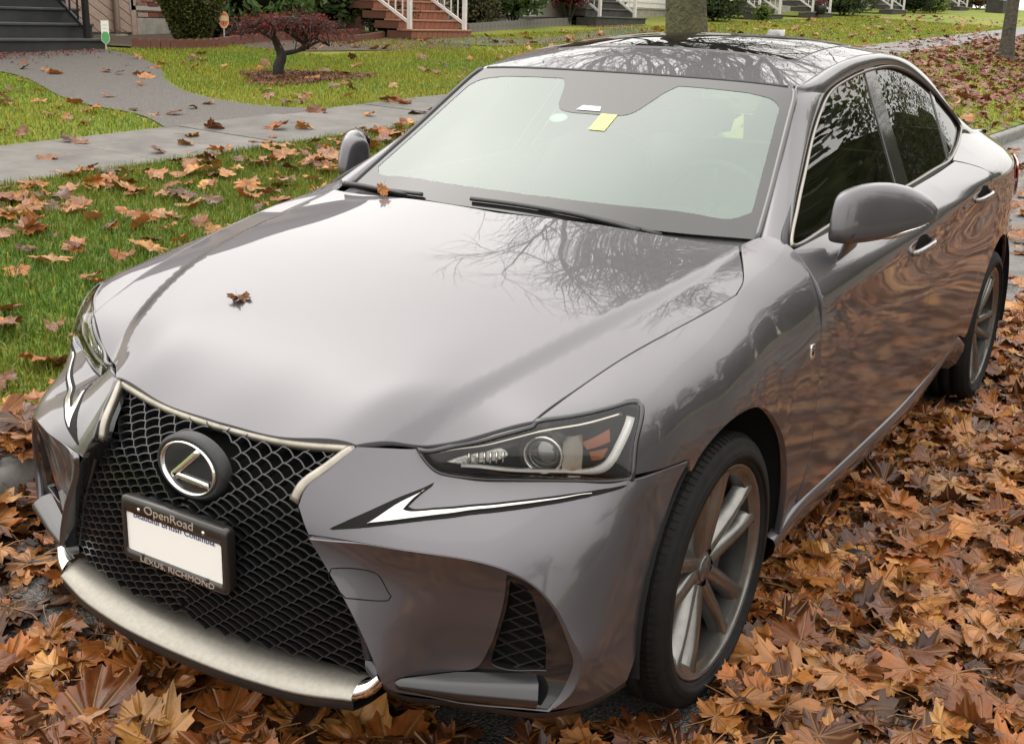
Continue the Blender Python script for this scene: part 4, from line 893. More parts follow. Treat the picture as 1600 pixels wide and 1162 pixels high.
# ---- fender
DOORS=[(-.532,.757,.966),(-.526,.785,.944),(-.521,.811,.914),(-.514,.846,.853),(-.519,.858,.787),(-.530,.862,.674),(-.531,.864,.572),(-.539,.860,.426),(-.528,.846,.302)]
arch=[(ARCH_R*math.cos(math.radians(a)),arch_y(a),.318+ARCH_R*math.sin(math.radians(a))) for a in range(187,53,-6)]+[(.228,.851,.660)]
HLT=O['hl_top'];HLO=O['hl_out']
fend_loop=outline(HOOD_S[2:8],HOOD_S[7:],[HOOD_S[-1],(-.485,.670,.981),(-.525,.690,.985)],[(-.525,.690,.985),(-.532,.725,.979),(-.532,.757,.966)],DOORS,[DOORS[-1],arch[0]],arch,[arch[-1],(.338,.837,.6695),(.411,.811,.672)],[(.411,.811,.672),(.387,.806,.736),(.347,.795,.787),(.334,.784,.799)],[(.334,.784,.799)]+[tuple(p) for p in HLT[::-1]])
fe=sheet('fender',S_FEND,[fend_loop],PAINT,CAR,-1,.03,flange=.016);both('fender',fe)
# ---- doors and quarter panel
BSEAM=[(-1.655,.752,1.001),(-1.60,.80,.985),(-1.605,.85,.94),(-1.61,.865,.80),(-1.61,.866,.6),(-1.60,.86,.40),(-1.59,.845,.308)]
RSEAM=[(-2.30,.738,1.037),(-2.36,.80,1.022),(-2.43,.845,.99),(-2.485,.865,.87),(-2.475,.868,.78),(-2.44,.872,.69),(-2.369,.867,.577),(-2.30,.856,.46),(-2.25,.853,.395)]
SILLT=[(-.528,.846,.302),(-.83,.845,.300),(-1.15,.845,.299),(-1.50,.846,.303),(-1.59,.845,.308)]
SILLT2=[(-1.59,.845,.308),(-1.88,.846,.332),(-2.08,.85,.36),(-2.25,.853,.395)]
BELT1=[(-.532,.757,.966),(-.91,.757,.977),(-1.38,.755,.991),(-1.655,.753,1.000)]
BELT2=[(-1.655,.753,1.000),(-2.03,.747,1.018),(-2.30,.737,1.036)]
fd=sheet('front_door',S_SIDE,[outline(BELT1[::-1],DOORS,SILLT,BSEAM[::-1][:-1]+[BELT1[-1]])],PAINT,CAR,-1,.04);fdr=flipY('front_door',fd,CAR)
rd=sheet('rear_door',S_SIDE,[outline(BELT2[::-1],[BELT2[0]]+BSEAM[1:],SILLT2,RSEAM[::-1][:-1]+[BELT2[-1]])],PAINT,CAR,-1,.04);rdr=flipY('rear_door',rd,CAR)
RA=.385
rarch=[(-2.8+RA*math.cos(math.radians(a)),.88,.318+RA*math.sin(math.radians(a))) for a in range(12,181,7)]
QTOP=[(-2.30,.738,1.037),(-2.444,.714,1.062),(-2.60,.688,1.102),(-2.69,.668,1.130),(-2.76,.665,1.122),(-2.85,.67,1.105),(-2.95,.672,1.094),(-3.2,.65,1.08),(-3.52,.59,1.06)]
ql=outline(RSEAM,[RSEAM[-1],(-2.40,.855,.36),rarch[0]],rarch,[rarch[-1],(-3.30,.85,.30),(-3.52,.785,.30)],[(-3.52,.785,.30),(-3.55,.78,.6),(-3.53,.74,.9),(-3.52,.60,1.055)],QTOP[::-1])
qp=sheet('quarter_panel',S_SIDE,[ql],PAINT,CAR,-1,.045);both('quarter_panel',qp)
# ---- rocker
rk0=cr([(-.345,.853,.268),(-.53,.848,.296),(-.83,.847,.295),(-1.15,.847,.294),(-1.50,.848,.298),(-1.88,.848,.326),(-2.25,.855,.388),(-2.36,.86,.345)],n=8)
rk=[]
for p in rk0:
    d=max(.075,min(.115,p[2]-.185))
    rk.append([p+[0,-.02,.006],p,p+[0,.006,-.012],p+[0,.004,-.035],p+[0,-.014,-d*.75],p+[0,-.04,-d],p+[0,-.11,-d-.01]])
V,F=loft([np.array(q) for q in zip(*rk)]);ro=mk('rocker_panel',V,F,PAINT,CAR);both('rocker_panel',ro)
# ---- front bumper
HLB=[tuple(p) for p in O['hl_bot']];BA=[(.224,.848,.659),(.277,.845,.611),(.326,.843,.515),(.362,.841,.411),(.387,.84,.301),(.419,.838,.249)]
CRX=[(.773,.326,.553),(.762,.385,.553)]+CRE
HLB2=[(.590,.439,.699),(.591,.460,.678),(.587,.483,.661),(.574,.504,.653),(.548,.546,.648),(.518,.614,.652),(.489,.668,.655),(.457,.722,.657),(.430,.775,.661),(.405,.809,.668)]
HLB2[-1]=(.411,.811,.669)
bl=outline([(.657,.347,.702),(.62,.40,.7015),(.590,.439,.699)],HLB2,[(.411,.811,.669),(.338,.837,.6685),(.228,.851,.660)],[(.228,.851,.660)]+BA[1:],[BA[-1],(.50,.815,.243),CRX[-1]],CRX[::-1],[CRX[0],SPIN[4],(.766,.294,.603)],[(.766,.294,.603),SPIN[2],SPIN[1],(.657,.347,.702)])
bs=sheet('bumper_skin',S_BUMP,[bl],PAINT,CAR,1,.025,inset=.0015,flange=.012);both('bumper_skin',bs)
SPL=[(.773,.326,.553)]+SPIN[5:]
BOT=[SPIN[-1],(.733,.484,.258),(.700,.503,.238),(.657,.573,.227),(.633,.646,.230),(.594,.763,.242)]
FOG=[tuple(p) for p in O['fog']];FG=[tuple(p) for p in O['foggrille']]
fogl=outline(FOG[:4],FOG[3:9],FOG[8:12],FOG[11:16],FOG[15:19],FOG[18:]+[FOG[0]],step=.01)
def shrink(l,k): c=np.mean(l,0);return c+(np.asarray(l)-c)*k
fogl=shrink(fogl,.965)
bc=sheet('bumper_cheek',S_REC,[outline(SPL,BOT,CRE[::-1],[CRE[0],(.762,.385,.551),SPL[0]]),fogl],PAINT,CAR,1,.025,inset=.0005,flange=.012);both('bumper_cheek',bc)
# fog pocket: glossy bezel with a recessed mesh
fgl=outline(FG[:5]+[FG[5],FG[6]],FG[6:]+[FG[0]],step=.01)
fgl=shrink(fgl,.95)
fb=sheet('fog_bezel',S_REC,[fogl,fgl],GBLACK,CAR,1,.02,inset=-.002,flange=.03,lift=-.006);both('fog_bezel',fb)
pk=sheet('fog_backing',S_REC,[shrink(fgl,1.15)],DARK,CAR,1,.03,inset=0,flange=0,lift=-.036);both('fog_backing',pk)
def lattice(S,loop,m,name,du,dv,w,d,lift,out=1,slant=.5,curve=.3,parent=CAR,keep=None):
    """open mesh of curved bars clipped to a loop on a sheet"""
    q=S.uv(loop);lo=q.min(0);hi=q.max(0);Vs=[];Fs=[]
    paths=[]
    ni=int((hi[0]-lo[0])/du)+4;nj=int((hi[1]-lo[1])/dv)+4
    c0=(lo[0]+hi[0])/2
    for side in ((1,-1) if slant!=.5 else (0,)):
        for j in range(-2,nj):
            for i in range(-ni,ni):
                for s,ext in ((1,slant),(-1,1-slant)):
                    t=np.linspace(0,1,6);v0=hi[1]-j*dv
                    if side==0: u0=c0+(i+(j%2)*.5)*du;uu=u0+s*ext*du*t
                    else: u0=c0+side*((i+(j*slant)%1.0)*du);uu=u0+side*s*ext*du*t
                    vv=v0-dv*(t+(curve*np.sin(PI*t)*(-1 if s>0 else 1)))
                    if side and side*(uu[3]-c0)<0: continue
                    paths.append(np.stack([uu,vv],1))
    A=np.array(paths);mid=A[:,2]
    ok=inpoly(mid,q)
    if keep is not None: ok&=keep(mid)
    for pth in A[ok]:
        P,N=S.ev(pth);N=N*out
        v,f=sweep(P+N*lift,N,[(-w/2,0),(w/2,0),(w*.35,-d),(-w*.35,-d)])
        n=len(Vs);Vs+=list(v);Fs+=[tuple(a+n for a in g) for g in f]
    return mk(name,Vs,Fs,m,parent,None,False)
fm=lattice(S_REC,fgl,GRILLEM,'fog_mesh',.05,.014,.0025,.008,-.018,curve=0);both('fog_mesh',fm)
# winglet at the foot of the fog pocket
wg=[]
for t in np.linspace(0,1,14):
    a=np.array((.722,.489,.268))*(1-t)+np.array((.600,.742,.292))*t
    b=np.array((.715,.495,.262))*(1-t)+np.array((.612,.745,.275))*t
    k=.3+.7*min(1,t*2.2)
    wg.append([a+[-.020*k,-.020*k,.012*k],a+[-.004,-.004,.004*k],b+[.006*k,.006*k,.002],b+[.006*k,.006*k,-.006*k],b+[-.002*k,-.002*k,-.026*k],b+[-.03*k,-.03*k,-.03*k]])
V,F=loft([np.array(q) for q in zip(*wg)]);w_=mk('fog_winglet',V,F,mat('winglet_grey',(.016,.016,.017),rough=.3,coat=.5,coat_rough=.12),CAR);both('fog_winglet',w_)
# tow cover: a thin raised line round a flush cap
tw=outline([tuple(p) for p in O['tow']],[O['tow'][-1],(.772,.375,.475),O['tow'][0]],step=.01)
pp,nn=on(S_REC,tw,.0004);V,F=sweep(pp,nn,[(-.0011,0),(0,.0006),(.0011,0),(0,-.001)],True);mk('tow_cover_seam',V,F,DARK,CAR)
# ---- running-lamp V below the headlamp
LMP=mat('lamp_chrome',(.56,.54,.50),rough=.26,metal=.75,coat=.5,coat_rough=.05)
vloop=outline(*[[tuple(p) for p in O[k_]] for k_ in ('rA','rB','rC','rD')],step=.006)
v1=sheet('lamp_recess',S_BUMP,[vloop],mat('lamp_recess_black',(.006,.006,.006),rough=.6,spec=.15),CAR,1,.02,inset=-.001,flange=.003,lift=.0015);both('lamp_recess',v1)
vb=outline(*[[tuple(p) for p in O[k_]] for k_ in ('cA','cB','cC','cD')],step=.006)
v2=sheet('running_lamp',S_BUMP,[vb],LMP,CAR,1,.02,inset=.0006,flange=.004,lift=.005);both('running_lamp',v2)
# ---- grille: silver frame, black throat, mesh
TOPG=[(.650,.335,.694),(.671,.18,.676),(.677,0,.671)]
sideG=[(.757,.270,.607),(.741,.281,.634),(.697,.306,.664),(.650,.335,.694)]
frame=[]
pth=outline([(.760,.280,.604),(.744,.289,.634),(.699,.314,.664),(.654,.338,.695)],step=.01)
nrm=np.tile(np.array([.75,.1,.65]),(len(pth),1));nrm/=np.linalg.norm(nrm,axis=1)[:,None]
V,F=sweep(pth+nrm*.002,nrm,lambda t:[(-.011,.003),(-.003,.0045),(.006,-.004),(.014,-.02),(-.012,-.015)]);fs=mk('grille_frame',V,F,SATIN,CAR);both('grille_frame',fs)
pth=outline([(.654,.340,.694),(.674,.18,.676),(.680,0,.671),(.674,-.18,.676),(.654,-.340,.694)],step=.02)
nrm=np.tile(np.array([.78,0,.62]),(len(pth),1))
V,F=sweep(pth+nrm*.001,nrm,[(.0085,-.002),(.004,.004),(-.006,.002),(-.010,-.008),(.0,-.02)]);mk('grille_frame',V,F,SATIN,CAR)
lipl=np.array([(.842,0,.232),(.835,.14,.230),(.824,.22,.229),(.806,.32,.230),(.777,.432,.241)])
lipu=np.array([(.765,0,.266),(.760,.14,.262),(.752,.22,.260),(.738,.32,.258),(.722,.435,.262)])
l0=cr(np.vstack([lipl*[1,-1,1]])[::-1][:-1].tolist()+lipl.tolist(),n=6);l1=cr((lipu*[1,-1,1])[::-1][:-1].tolist()+lipu.tolist(),n=6)
V,F=loft([l0+[-.05,0,-.016],l0+[-.003,0,-.007],l0+[.001,0,-.003],l0+[-.001,0,.001],l0*.85+l1*.15+[0,0,.005],l0*.45+l1*.55+[.0,0,.006],l1,l1+[-.02,0,-.004]]);mk('lower_lip',V,F,mat('lip_silver',(.33,.31,.27),rough=.45,metal=.75,noise=(90,.10,6)),CAR)
for s in (1,-1):   # lip corner pieces turning up into the cheek
    c0=cr([(.777,.430,.241),(.765,.458,.256),(.748,.478,.282)],n=5);c1=cr([(.755,.433,.268),(.752,.449,.276),(.746,.468,.292)],n=5)
    V,F=loft([q*[1,s,1] for q in (c0+[-.02,0,-.012],c0,c0*.5+c1*.5+[.003,0,.002],c1,c1+[-.02,0,0])]);mk('lip_corner',V,F if s>0 else [g[::-1] for g in F],BRIGHT,CAR)
# under-lip and undertray
u0=l0+[-.003,0,-.0072]
V,F=loft([u0,u0+[-.004,0,-.022],u0+[-.05,0,-.03],u0*[0,1,0]+[.2,0,.19]]);mk('under_tray',V,F,MBLACK,CAR)
for s in (1,-1):
    pb=np.array([(.744,.478,.272),(.712,.497,.238),(.657,.573,.224),(.633,.646,.226),(.594,.763,.237),(.50,.812,.238),(.42,.835,.245)])*[1,s,1]
    pb=cr(pb,.03);V,F=loft([pb+[0,0,.004],pb+[-.012,-.004*s,-.016],pb*[.3,.8,1]+[0,0,-.03]]);mk('under_edge',V,F,MBLACK,CAR)
# throat between the painted edge and the mesh
gl_=outline([(.657,.340,.696)]+SPIN[1:3],[SPIN[2],(.766,.293,.605),(.773,.322,.558)]+SPIN[5:],step=.02)
th=[]
for p in gl_:
    back=np.array([.055,.03,0.]) if p[2]<.6 else np.array([.035,.015,.006])
    th.append([p+[-.002,0,0],p-back*.5,p-back])
V,F=loft([np.array(q) for q in zip(*th)]);t_=mk('grille_throat',V,F,GBLACK,CAR);both('grille_throat',t_)
GLOOP=outline([(.66,0,.674),(.655,.18,.677),(.64,.325,.692)],[(.64,.325,.692),(.70,.288,.64),(.72,.270,.607)],[(.72,.270,.607),(.73,.30,.555),(.73,.345,.498),(.72,.385,.43),(.71,.43,.35),(.71,.455,.275)],[(.71,.455,.275),(.75,.25,.28),(.79,0,.285)],step=.03)
GLOOP=np.vstack([GLOOP,(GLOOP*[1,-1,1])[::-1][1:-1]])
sheet('grille_backing',S_GRIL,[GLOOP],DARK,CAR,1,.06,inset=-.02,flange=0,lift=-.05)
lattice(S_GRIL,GLOOP,GRILLEM,'grille_mesh',.052,.0115,.0027,.018,0,slant=.70,curve=.30,keep=lambda q:(((q[:,0])/.088)**2+((q[:,1]-.607)/.062)**2>1))
# vertical air blade on each side of the mesh
for s in (1,-1):
    a=cr([(.748,.318,.545),(.742,.352,.48),(.735,.383,.42),(.728,.408,.36),(.728,.425,.30)],n=5)*[1,s,1]
    b=a+np.array([-.045,.012*s,0]);V,F=loft([b,a+[-.004,-.006*s,0],a+[.001,0,0],a+[-.006,.007*s,0],b+[0,.02*s,0]]);mk('air_blade',V,F if s>0 else [g[::-1] for g in F],GRILLEM,CAR)
    a=cr([(.728,.425,.300),(.735,.45,.290),(.738,.463,.288)],n=4)*[1,s,1]
    V,F=loft([a+[-.03,0,0],a,a+[0,0,-.02]]);mk('blade_foot',V,F,GRILLEM,CAR)
# ---- emblem
def ell(cx,cy,cz,a,b,n=48): return np.array([(cx,cy+a*math.cos(2*PI*k/n),cz+b*math.sin(2*PI*k/n)) for k in range(n)])
ez=.607;ex=.770
em=bpy.data.objects.new('emblem',None);link(em,CAR);em.empty_display_size=.05
V,F=loft([ell(ex-.03,0,ez,.097,.070),ell(ex-.010,0,ez,.097,.070),ell(ex-.002,0,ez,.090,.064),ell(ex-.001,0,ez,.084,.060),ell(ex-.006,0,ez,.080,.0575)],True);mk('bezel',V,F,MBLACK,em)
V,F=loft([ell(ex-.005,0,ez,.081,.0585),ell(ex-.0035,0,ez,.05,.036),ell(ex-.003,0,ez,.0005,.0005)],True);mk('face',V,F,GBLACK,em)
V,F=loft([ell(ex-.008,0,ez,.0785,.0575),ell(ex+.002,0,ez,.0775,.0565),ell(ex+.003,0,ez,.0745,.0540),ell(ex-.006,0,ez,.072,.052)],True);mk('ring',V,F,BRIGHT,em)
Lp=[np.array((ex+.001,.040,ez+.048)),np.array((ex+.001,-.040,ez-.0195)),np.array((ex+.001,.058,ez-.0245))]
pth=np.vstack([evenly([Lp[0],Lp[1]],7)[:-1],cr([Lp[1]+[0,.0035,.003],Lp[1]+[0,-.001,-.002],Lp[1]+[0,.006,-.0035]],n=3),evenly([Lp[1],Lp[2]],8)[1:]])
V,F=sweep(pth,np.tile([1.,0,0],(len(pth),1)),lambda t:[(-.0075,-.004),(-.0055,.0015),(.0055,.0015),(.0075,-.004)]);mk('letter',V,F,BRIGHT,em)
# ---- licence plate
PL=bpy.data.objects.new('licence_plate',None);link(PL,CAR);PL.empty_display_size=.05
PX=.818;y0,y1,z0,z1=-.153,.153,.387,.530
def rrect(x,ya,yb,za,zb,rd,n=5):
    P=[]
    for cy,cz,a0 in ((yb-rd,zb-rd,0),(ya+rd,zb-rd,90),(ya+rd,za+rd,180),(yb-rd,za+rd,270)):
        for k in range(n+1):
            a=math.radians(a0+90*k/n);P.append((x,cy+rd*math.cos(a),cz+rd*math.sin(a)))
    return np.array(P)
WY0,WY1,WZ0,WZ1=-.139,.139,.409,.496
V,F=loft([rrect(PX-.028,y0+.004,y1-.004,z0+.004,z1-.004,.012),rrect(PX-.004,y0,y1,z0,z1,.014),rrect(PX,y0+.003,y1-.003,z0+.003,z1-.003,.012),rrect(PX,WY0,WY1,WZ0,WZ1,.006),rrect(PX-.004,WY0,WY1,WZ0,WZ1,.006)],True);mk('plate_frame',V,F,mat('frame_black',(.014,.011,.010),rough=.3,coat=.3),PL)
V,F=loft([rrect(PX-.0035,WY0-.004,WY1+.004,WZ0-.004,WZ1+.004,.006)],True);mk('plate',V,[tuple(range(len(V)))],mat('plate_white',(.82,.80,.76),rough=.4,spec=.4),PL,None,False)
MB().box((PX-.06,-.11,.40),(PX-.026,.11,.52)).obj('bracket',MBLACK,PL)
def text(name,s,size,m,parent,M,depth=.0006,width=None,shear=0,space=1.0):
    c=bpy.data.curves.new(name,'FONT');c.body=s;c.size=size;c.extrude=depth;c.align_x='CENTER';c.align_y='CENTER';c.shear=shear;c.resolution_u=4;c.space_character=space
    t=bpy.data.objects.new(name,c);COL.objects.link(t);dg=bpy.context.evaluated_depsgraph_get()
    me=bpy.data.meshes.new_from_object(t.evaluated_get(dg));bpy.data.objects.remove(t);bpy.data.curves.remove(c)
    xs=[v.co.x for v in me.vertices]
    k=width/(max(xs)-min(xs)) if width else 1
    for v in me.vertices: v.co=M@Vector((v.co.x*k,v.co.y,v.co.z))
    me.materials.clear();me.materials.append(m)
    o=bpy.data.objects.new(name,me);link(o,parent);return o
def face_x(x,y,z): return Matrix(((0,0,1,x),(1,0,0,y),(0,1,0,z),(0,0,0,1)))   # text reads along +y seen from +x
TXT=mat('frame_lettering',(.34,.27,.22),rough=.5);BLUE=mat('plate_blue',(.05,.06,.19),rough=.5)
text('frame_lettering','OpenRoad',.0255,TXT,PL,face_x(PX+.0006,-.008,.5125),width=.142)
text('frame_lettering','LEXUS, RICHMOND',.0165,TXT,PL,face_x(PX+.0006,.008,.3975),width=.215)
text('plate_lettering','Beautiful British Columbia',.021,BLUE,PL,face_x(PX-.0030,0,.4925),width=.235)
for yy,zz in ((-.097,.508),(.090,.508),(-.092,.407),(.096,.407)):
    V,F=lathe([(0,.0045),(.002,.004),(.003,.0001)],12);V=[(PX+v[1]-.0005,yy+v[0],zz+v[2]) for v in V];mk('bolt',V,F,CHROME if zz>.45 else MBLACK,PL)
# ---- headlamps
lens_top=[(.590,.441,.696),(.592,.455,.6955),(.575,.485,.702),(.544,.535,.717),(.520,.585,.737),(.484,.636,.757)]
lo_=[tuple(p) for p in HLT[1:]]+[(.334,.784,.799)]
lens_loop=outline(lens_top,[(.484,.636,.757),(.480,.640,.764)]+lo_,[(.334,.784,.799),(.347,.795,.787),(.387,.806,.736),(.405,.809,.668)],HLB2[::-1],step=.01)
LP=list(lens_top)+lo_+[(.347,.795,.787),(.387,.806,.736)]+HLB2+[(.560,.52,.682),(.520,.615,.705),(.475,.70,.715),(.428,.768,.727),(.44,.715,.76),(.545,.565,.69)]
S_LENS=Surf((-.7071,.7071,0),(0,0,1),LP,2e-6)
HB=mat('lamp_housing',(.022,.021,.020),rough=.35)
AMB=mat('amber_reflector',(.22,.055,.009),rough=.45,bump=(300,.5,.003))
FRO=mat('lamp_ribbed_clear',(.55,.54,.51),rough=.2,metal=.7,bump=(220,.6,.004))
def ss_(t): return max(0.,min(1.,(t-.52)/.16))
def lens_at(p,dep): P,N=on(S_LENS,[p],-dep);return P[0],N[0]
for s in (1,-1):
    hl=bpy.data.objects.new('headlamp',None);link(hl,CAR);hl.empty_display_size=.05
    def add(name,o):
        if s<0:
            q=flipY(name,o,hl);bpy.data.objects.remove(o)
        return o
    o=sheet('lens',S_LENS,[lens_loop],LENSGL,hl,1,.03,inset=.004,flange=0);add('lens',o)
    rp,rn=on(S_LENS,lens_loop,.0);V,F=sweep(rp-rn*.001,rn,[(-.0055,-.012),(-.0055,.0008),(.0,.0018),(.0045,.0),(.0045,-.012)],True);o=mk('lens_seal',V,F,GBLACK,hl);add('lens_seal',o)
    inner=[];ip,inn_=on(S_LENS,lens_loop,0)
    cen=np.array((.47,.665,.705))
    dn=np.array([-.80,-.60,0.]);V,F=loft([ip-inn_*.004,ip*.97+cen*.03+dn*.035,ip*.86+cen*.14+dn*.075,ip*.02+cen*.98+dn*.09],True);o=mk('housing',V,[g[::-1] for g in F],HB,hl);add('housing',o)
    # projector with its ring and bright shroud
    pc,pn=lens_at((.498,.668,.700),.035);ax=Vector((.93,.30,-.02)).normalized()
    q=ax.to_track_quat('Y','Z').to_matrix()
    def put(prof,seg=32): 
        V,F=lathe(prof,seg);return [tuple(Vector(pc)+q@Vector(v)) for v in V],F
    V,F=put([(-.03,.040),(.004,.040),(.006,.037),(.003,.0335),(-.004,.033)]);o=mk('projector_ring',V,F,BRIGHT,hl);add('projector_ring',o)
    V,F=put([(-.006,.033),(.002,.028),(.008,.018),(.0105,.006),(.011,.0002)]);o=mk('projector_lens',V,F,mat('projector_glass',(.045,.05,.05),rough=.03,coat=1,coat_rough=.01,spec=.9,ior=1.7),hl);add('projector_lens',o)
    V,F=put([(-.045,.056),(-.006,.052),(-.008,.041),(-.03,.040)]);o=mk('projector_shroud',V,F,HB,hl);add('projector_shroud',o)
    sh=[]
    for t in np.linspace(0,1,7):
        a=math.radians(-48+96*t);d=np.array([math.sin(a)*0,0,0])
        b=np.array(lens_at((.472,.712,.706),.026)[0]);
        sh.append([b+[.006,-.012,.036*math.sin(a*1.7)],b+[0.000,.004+.006*math.cos(a),.040*math.sin(a*1.7)],b+[-.012,.012+.010*math.cos(a),.043*math.sin(a*1.7)]])
    V,F=loft([np.array(z) for z in zip(*sh)]);o=mk('shroud_mirror',V,F,CHROME,hl);add('shroud_mirror',o)
    # light guide along the foot and up the outer edge
    g0=cr([(.560,.522,.668),(.520,.605,.664),(.480,.68,.666),(.448,.728,.668),(.430,.758,.680),(.395,.778,.735),(.358,.778,.783)],.012)
    gp_,gn=on(S_LENS,g0,-.016)
    V,F=sweep(gp_,gn,lambda t:[(-.0022-.006*ss_(t),0),(.0022+.006*ss_(t),0),(.002+.006*ss_(t),-.01),(-.002-.006*ss_(t),-.01)]);o=mk('light_guide',V,F,DRLM,hl);add('light_guide',o)
    g1=cr([(.590,.452,.692),(.55,.53,.709),(.515,.595,.732),(.478,.648,.752),(.42,.70,.768),(.36,.758,.786)],.012);gp_,gn=on(S_LENS,g1,-.008)
    V,F=sweep(gp_,gn,[(-.0028,0),(.0028,0),(.003,-.008),(-.003,-.008)]);o=mk('brow_strip',V,F,CHROME,hl);add('brow_strip',o)
    # ribbed indicator pocket and amber side reflectors
    rb=[(.572,.500,.676),(.545,.545,.700),(.525,.585,.715),(.522,.600,.700),(.535,.580,.680),(.560,.525,.668)]
    o=sheet('indicator_pocket',S_LENS,[outline(rb+[rb[0]],step=.01)],FRO,hl,1,.015,inset=0,flange=.004,lift=-.03);add('indicator_pocket',o)
    for k in range(6):
        a,_=lens_at((.556-.006*k,.532+.012*k,.683+.002*k),.026);V,F=tube([a+[0,0,-.010],a+[0,0,.012]],.0028,6);o=mk('rib',V,F,BRIGHT,hl);add('rib',o)
    for rb in ([(.440,.715,.739),(.392,.752,.766),(.402,.760,.742),(.440,.728,.722)],[(.438,.732,.714),(.410,.760,.728),(.428,.756,.698),(.440,.740,.692)]):
        o=sheet('amber_reflector',S_LENS,[outline(*[[rb[q_],rb[(q_+1)%4]] for q_ in range(4)],step=.006)],AMB,hl,1,.012,inset=0,flange=.004,lift=-.026);add('amber_reflector',o)

# ---- windscreen with its dark printed border
WSL=cr([(-.528,.668,.975),(-.66,.640,1.063),(-.79,.610,1.146),(-.93,.578,1.240),(-1.02,.556,1.302),(-1.056,.540,1.326)],.03)
WSB=cr([p for p in wsb],.03);WST=cr([p for p in wst[:-1]]+[(-1.056,.52,1.328)],.03)
ws_loop=outline(WSB.tolist(),WSL.tolist(),WST[::-1].tolist(),step=.03)
ws_loop=np.vstack([ws_loop,(ws_loop*[1,-1,1])[::-1][1:-1]])
def wsuv(loop): return S_WS.uv(loop)
inner=outline([(-.51,0,1.01),(-.52,.25,1.01),(-.55,.46,1.011)],[(-.55,.46,1.011),(-.565,.575,1.016),(-.60,.615,1.04)],[(-.60,.615,1.04),(-.79,.572,1.146),(-.97,.530,1.266)],[(-.97,.530,1.266),(-.995,.50,1.285),(-1.01,.42,1.297)],[(-1.01,.42,1.297),(-1.012,.25,1.303),(-1.012,.20,1.303)],[(-1.012,.20,1.303),(-.975,.175,1.283),(-.865,.125,1.222),(-.848,.085,1.213),(-.845,0,1.212)],step=.02)
inner=np.vstack([inner,(inner*[1,-1,1])[::-1][1:-1]])
ws=sheet('windshield',S_WS,[ws_loop],WSGLASS,CAR,-1,.05,inset=.003,flange=0)
sheet('glass_border',S_WS,[ws_loop,inner],FRIT,ws,-1,.04,inset=.0032,flange=0,lift=.0012)
pp,nn=on(S_WS,[(-.885,-.050,1.232),(-.885,.012,1.232),(-.862,.022,1.219),(-.862,-.060,1.219)],.0030,-1);mk('camera_window',pp,[(0,1,2,3)],mat('camera_pane',(.50,.56,.53),rough=.1),ws,None,False)
# gasket along the pillars and header
for s in (1,-1):
    pp,nn=on(S_WS,WSL*[1,s,1],.003,-1);V,F=sweep(pp,nn,[(-.008,-.01),(-.008,.003),(.003,.005),(.008,-.004)]);mk('windshield_seal',V,F,GBLACK,CAR)
pp,nn=on(S_WS,np.vstack([WST*[1,-1,1],WST[::-1]]) if False else np.vstack([(WST*[1,-1,1])[::-1],WST[1:]]),.001,-1);V,F=sweep(pp,nn,[(-.005,-.008),(-.004,.002),(.004,.002),(.005,-.008)]);mk('windshield_seal',V,F,MBLACK,CAR)
# items behind the glass: camera housing, mirror, toll tag and note
def inside(P,dep): return on(S_WS,P,-dep,-1)[0]
mh=inside([(-1.0,.0,1.30)],.11)[0]
V,F=loft([np.array([(mh[0]+dx*k,mh[1]+dy*k,mh[2]+dz) for dx,dy in ((-.06,-.09),(.05,-.05),(.07,0),(.05,.05),(-.06,.09),(-.09,0))]) for k,dz in ((1.1,.05),(1,.0),(.75,-.03),(.1,-.036))],True);mk('camera_housing',V,F,MBLACK,CAR)
rvm=bpy.data.objects.new('rear_view_mirror',None);link(rvm,CAR)
c=np.array((-1.03,0,1.235))
V,F=loft([np.array([(c[0]+dx,c[1]+.115*k*math.cos(a)*(1 if abs(math.cos(a))>.01 else 1),c[2]+.032*k*math.sin(a)) for a in np.linspace(0,2*PI,20,endpoint=False)]) for dx,k in ((.02,.02),(.018,.8),(0,1),(-.02,.98),(-.022,.02))],True);mk('shell',V,F,MBLACK,rvm)
V,F=tube([(-1.04,0,1.25),(-1.08,0,1.30)],.012,8);mk('stem',V,F,MBLACK,rvm)
tg=inside([(-.83,-.10,1.19)],.004)[0];V,F=lathe([(0,.03),(.002,.028),(.002,.0001)],24);Mq=Vector((.51,0,.86)).to_track_quat('Y','Z').to_matrix();V=[tuple(Vector(tg)+Mq@Vector((v[0]*1.0,v[1],v[2]*.75))) for v in V];mk('round_sticker',V,F,mat('sticker_white',(.75,.82,.78),rough=.4),CAR)
nb=[(-.86,.032,1.203),(-.86,.085,1.203),(-.785,.085,1.16),(-.785,.032,1.16)]
pp,nn=on(S_WS,nb,.0022,-1);mk('yellow_note',pp,[(0,1,2,3)],mat('note_yellow',(.72,.72,.22),rough=.7),CAR,None,False)
pp,nn=on(S_WS,[(-.98,.535,1.265),(-.98,.565,1.265),(-.972,.565,1.26),(-.972,.535,1.26)],-.002,-1);mk('inspection_tag',pp,[(0,1,2,3)],mat('tag_white',(.8,.8,.78),rough=.6),CAR,None,False)
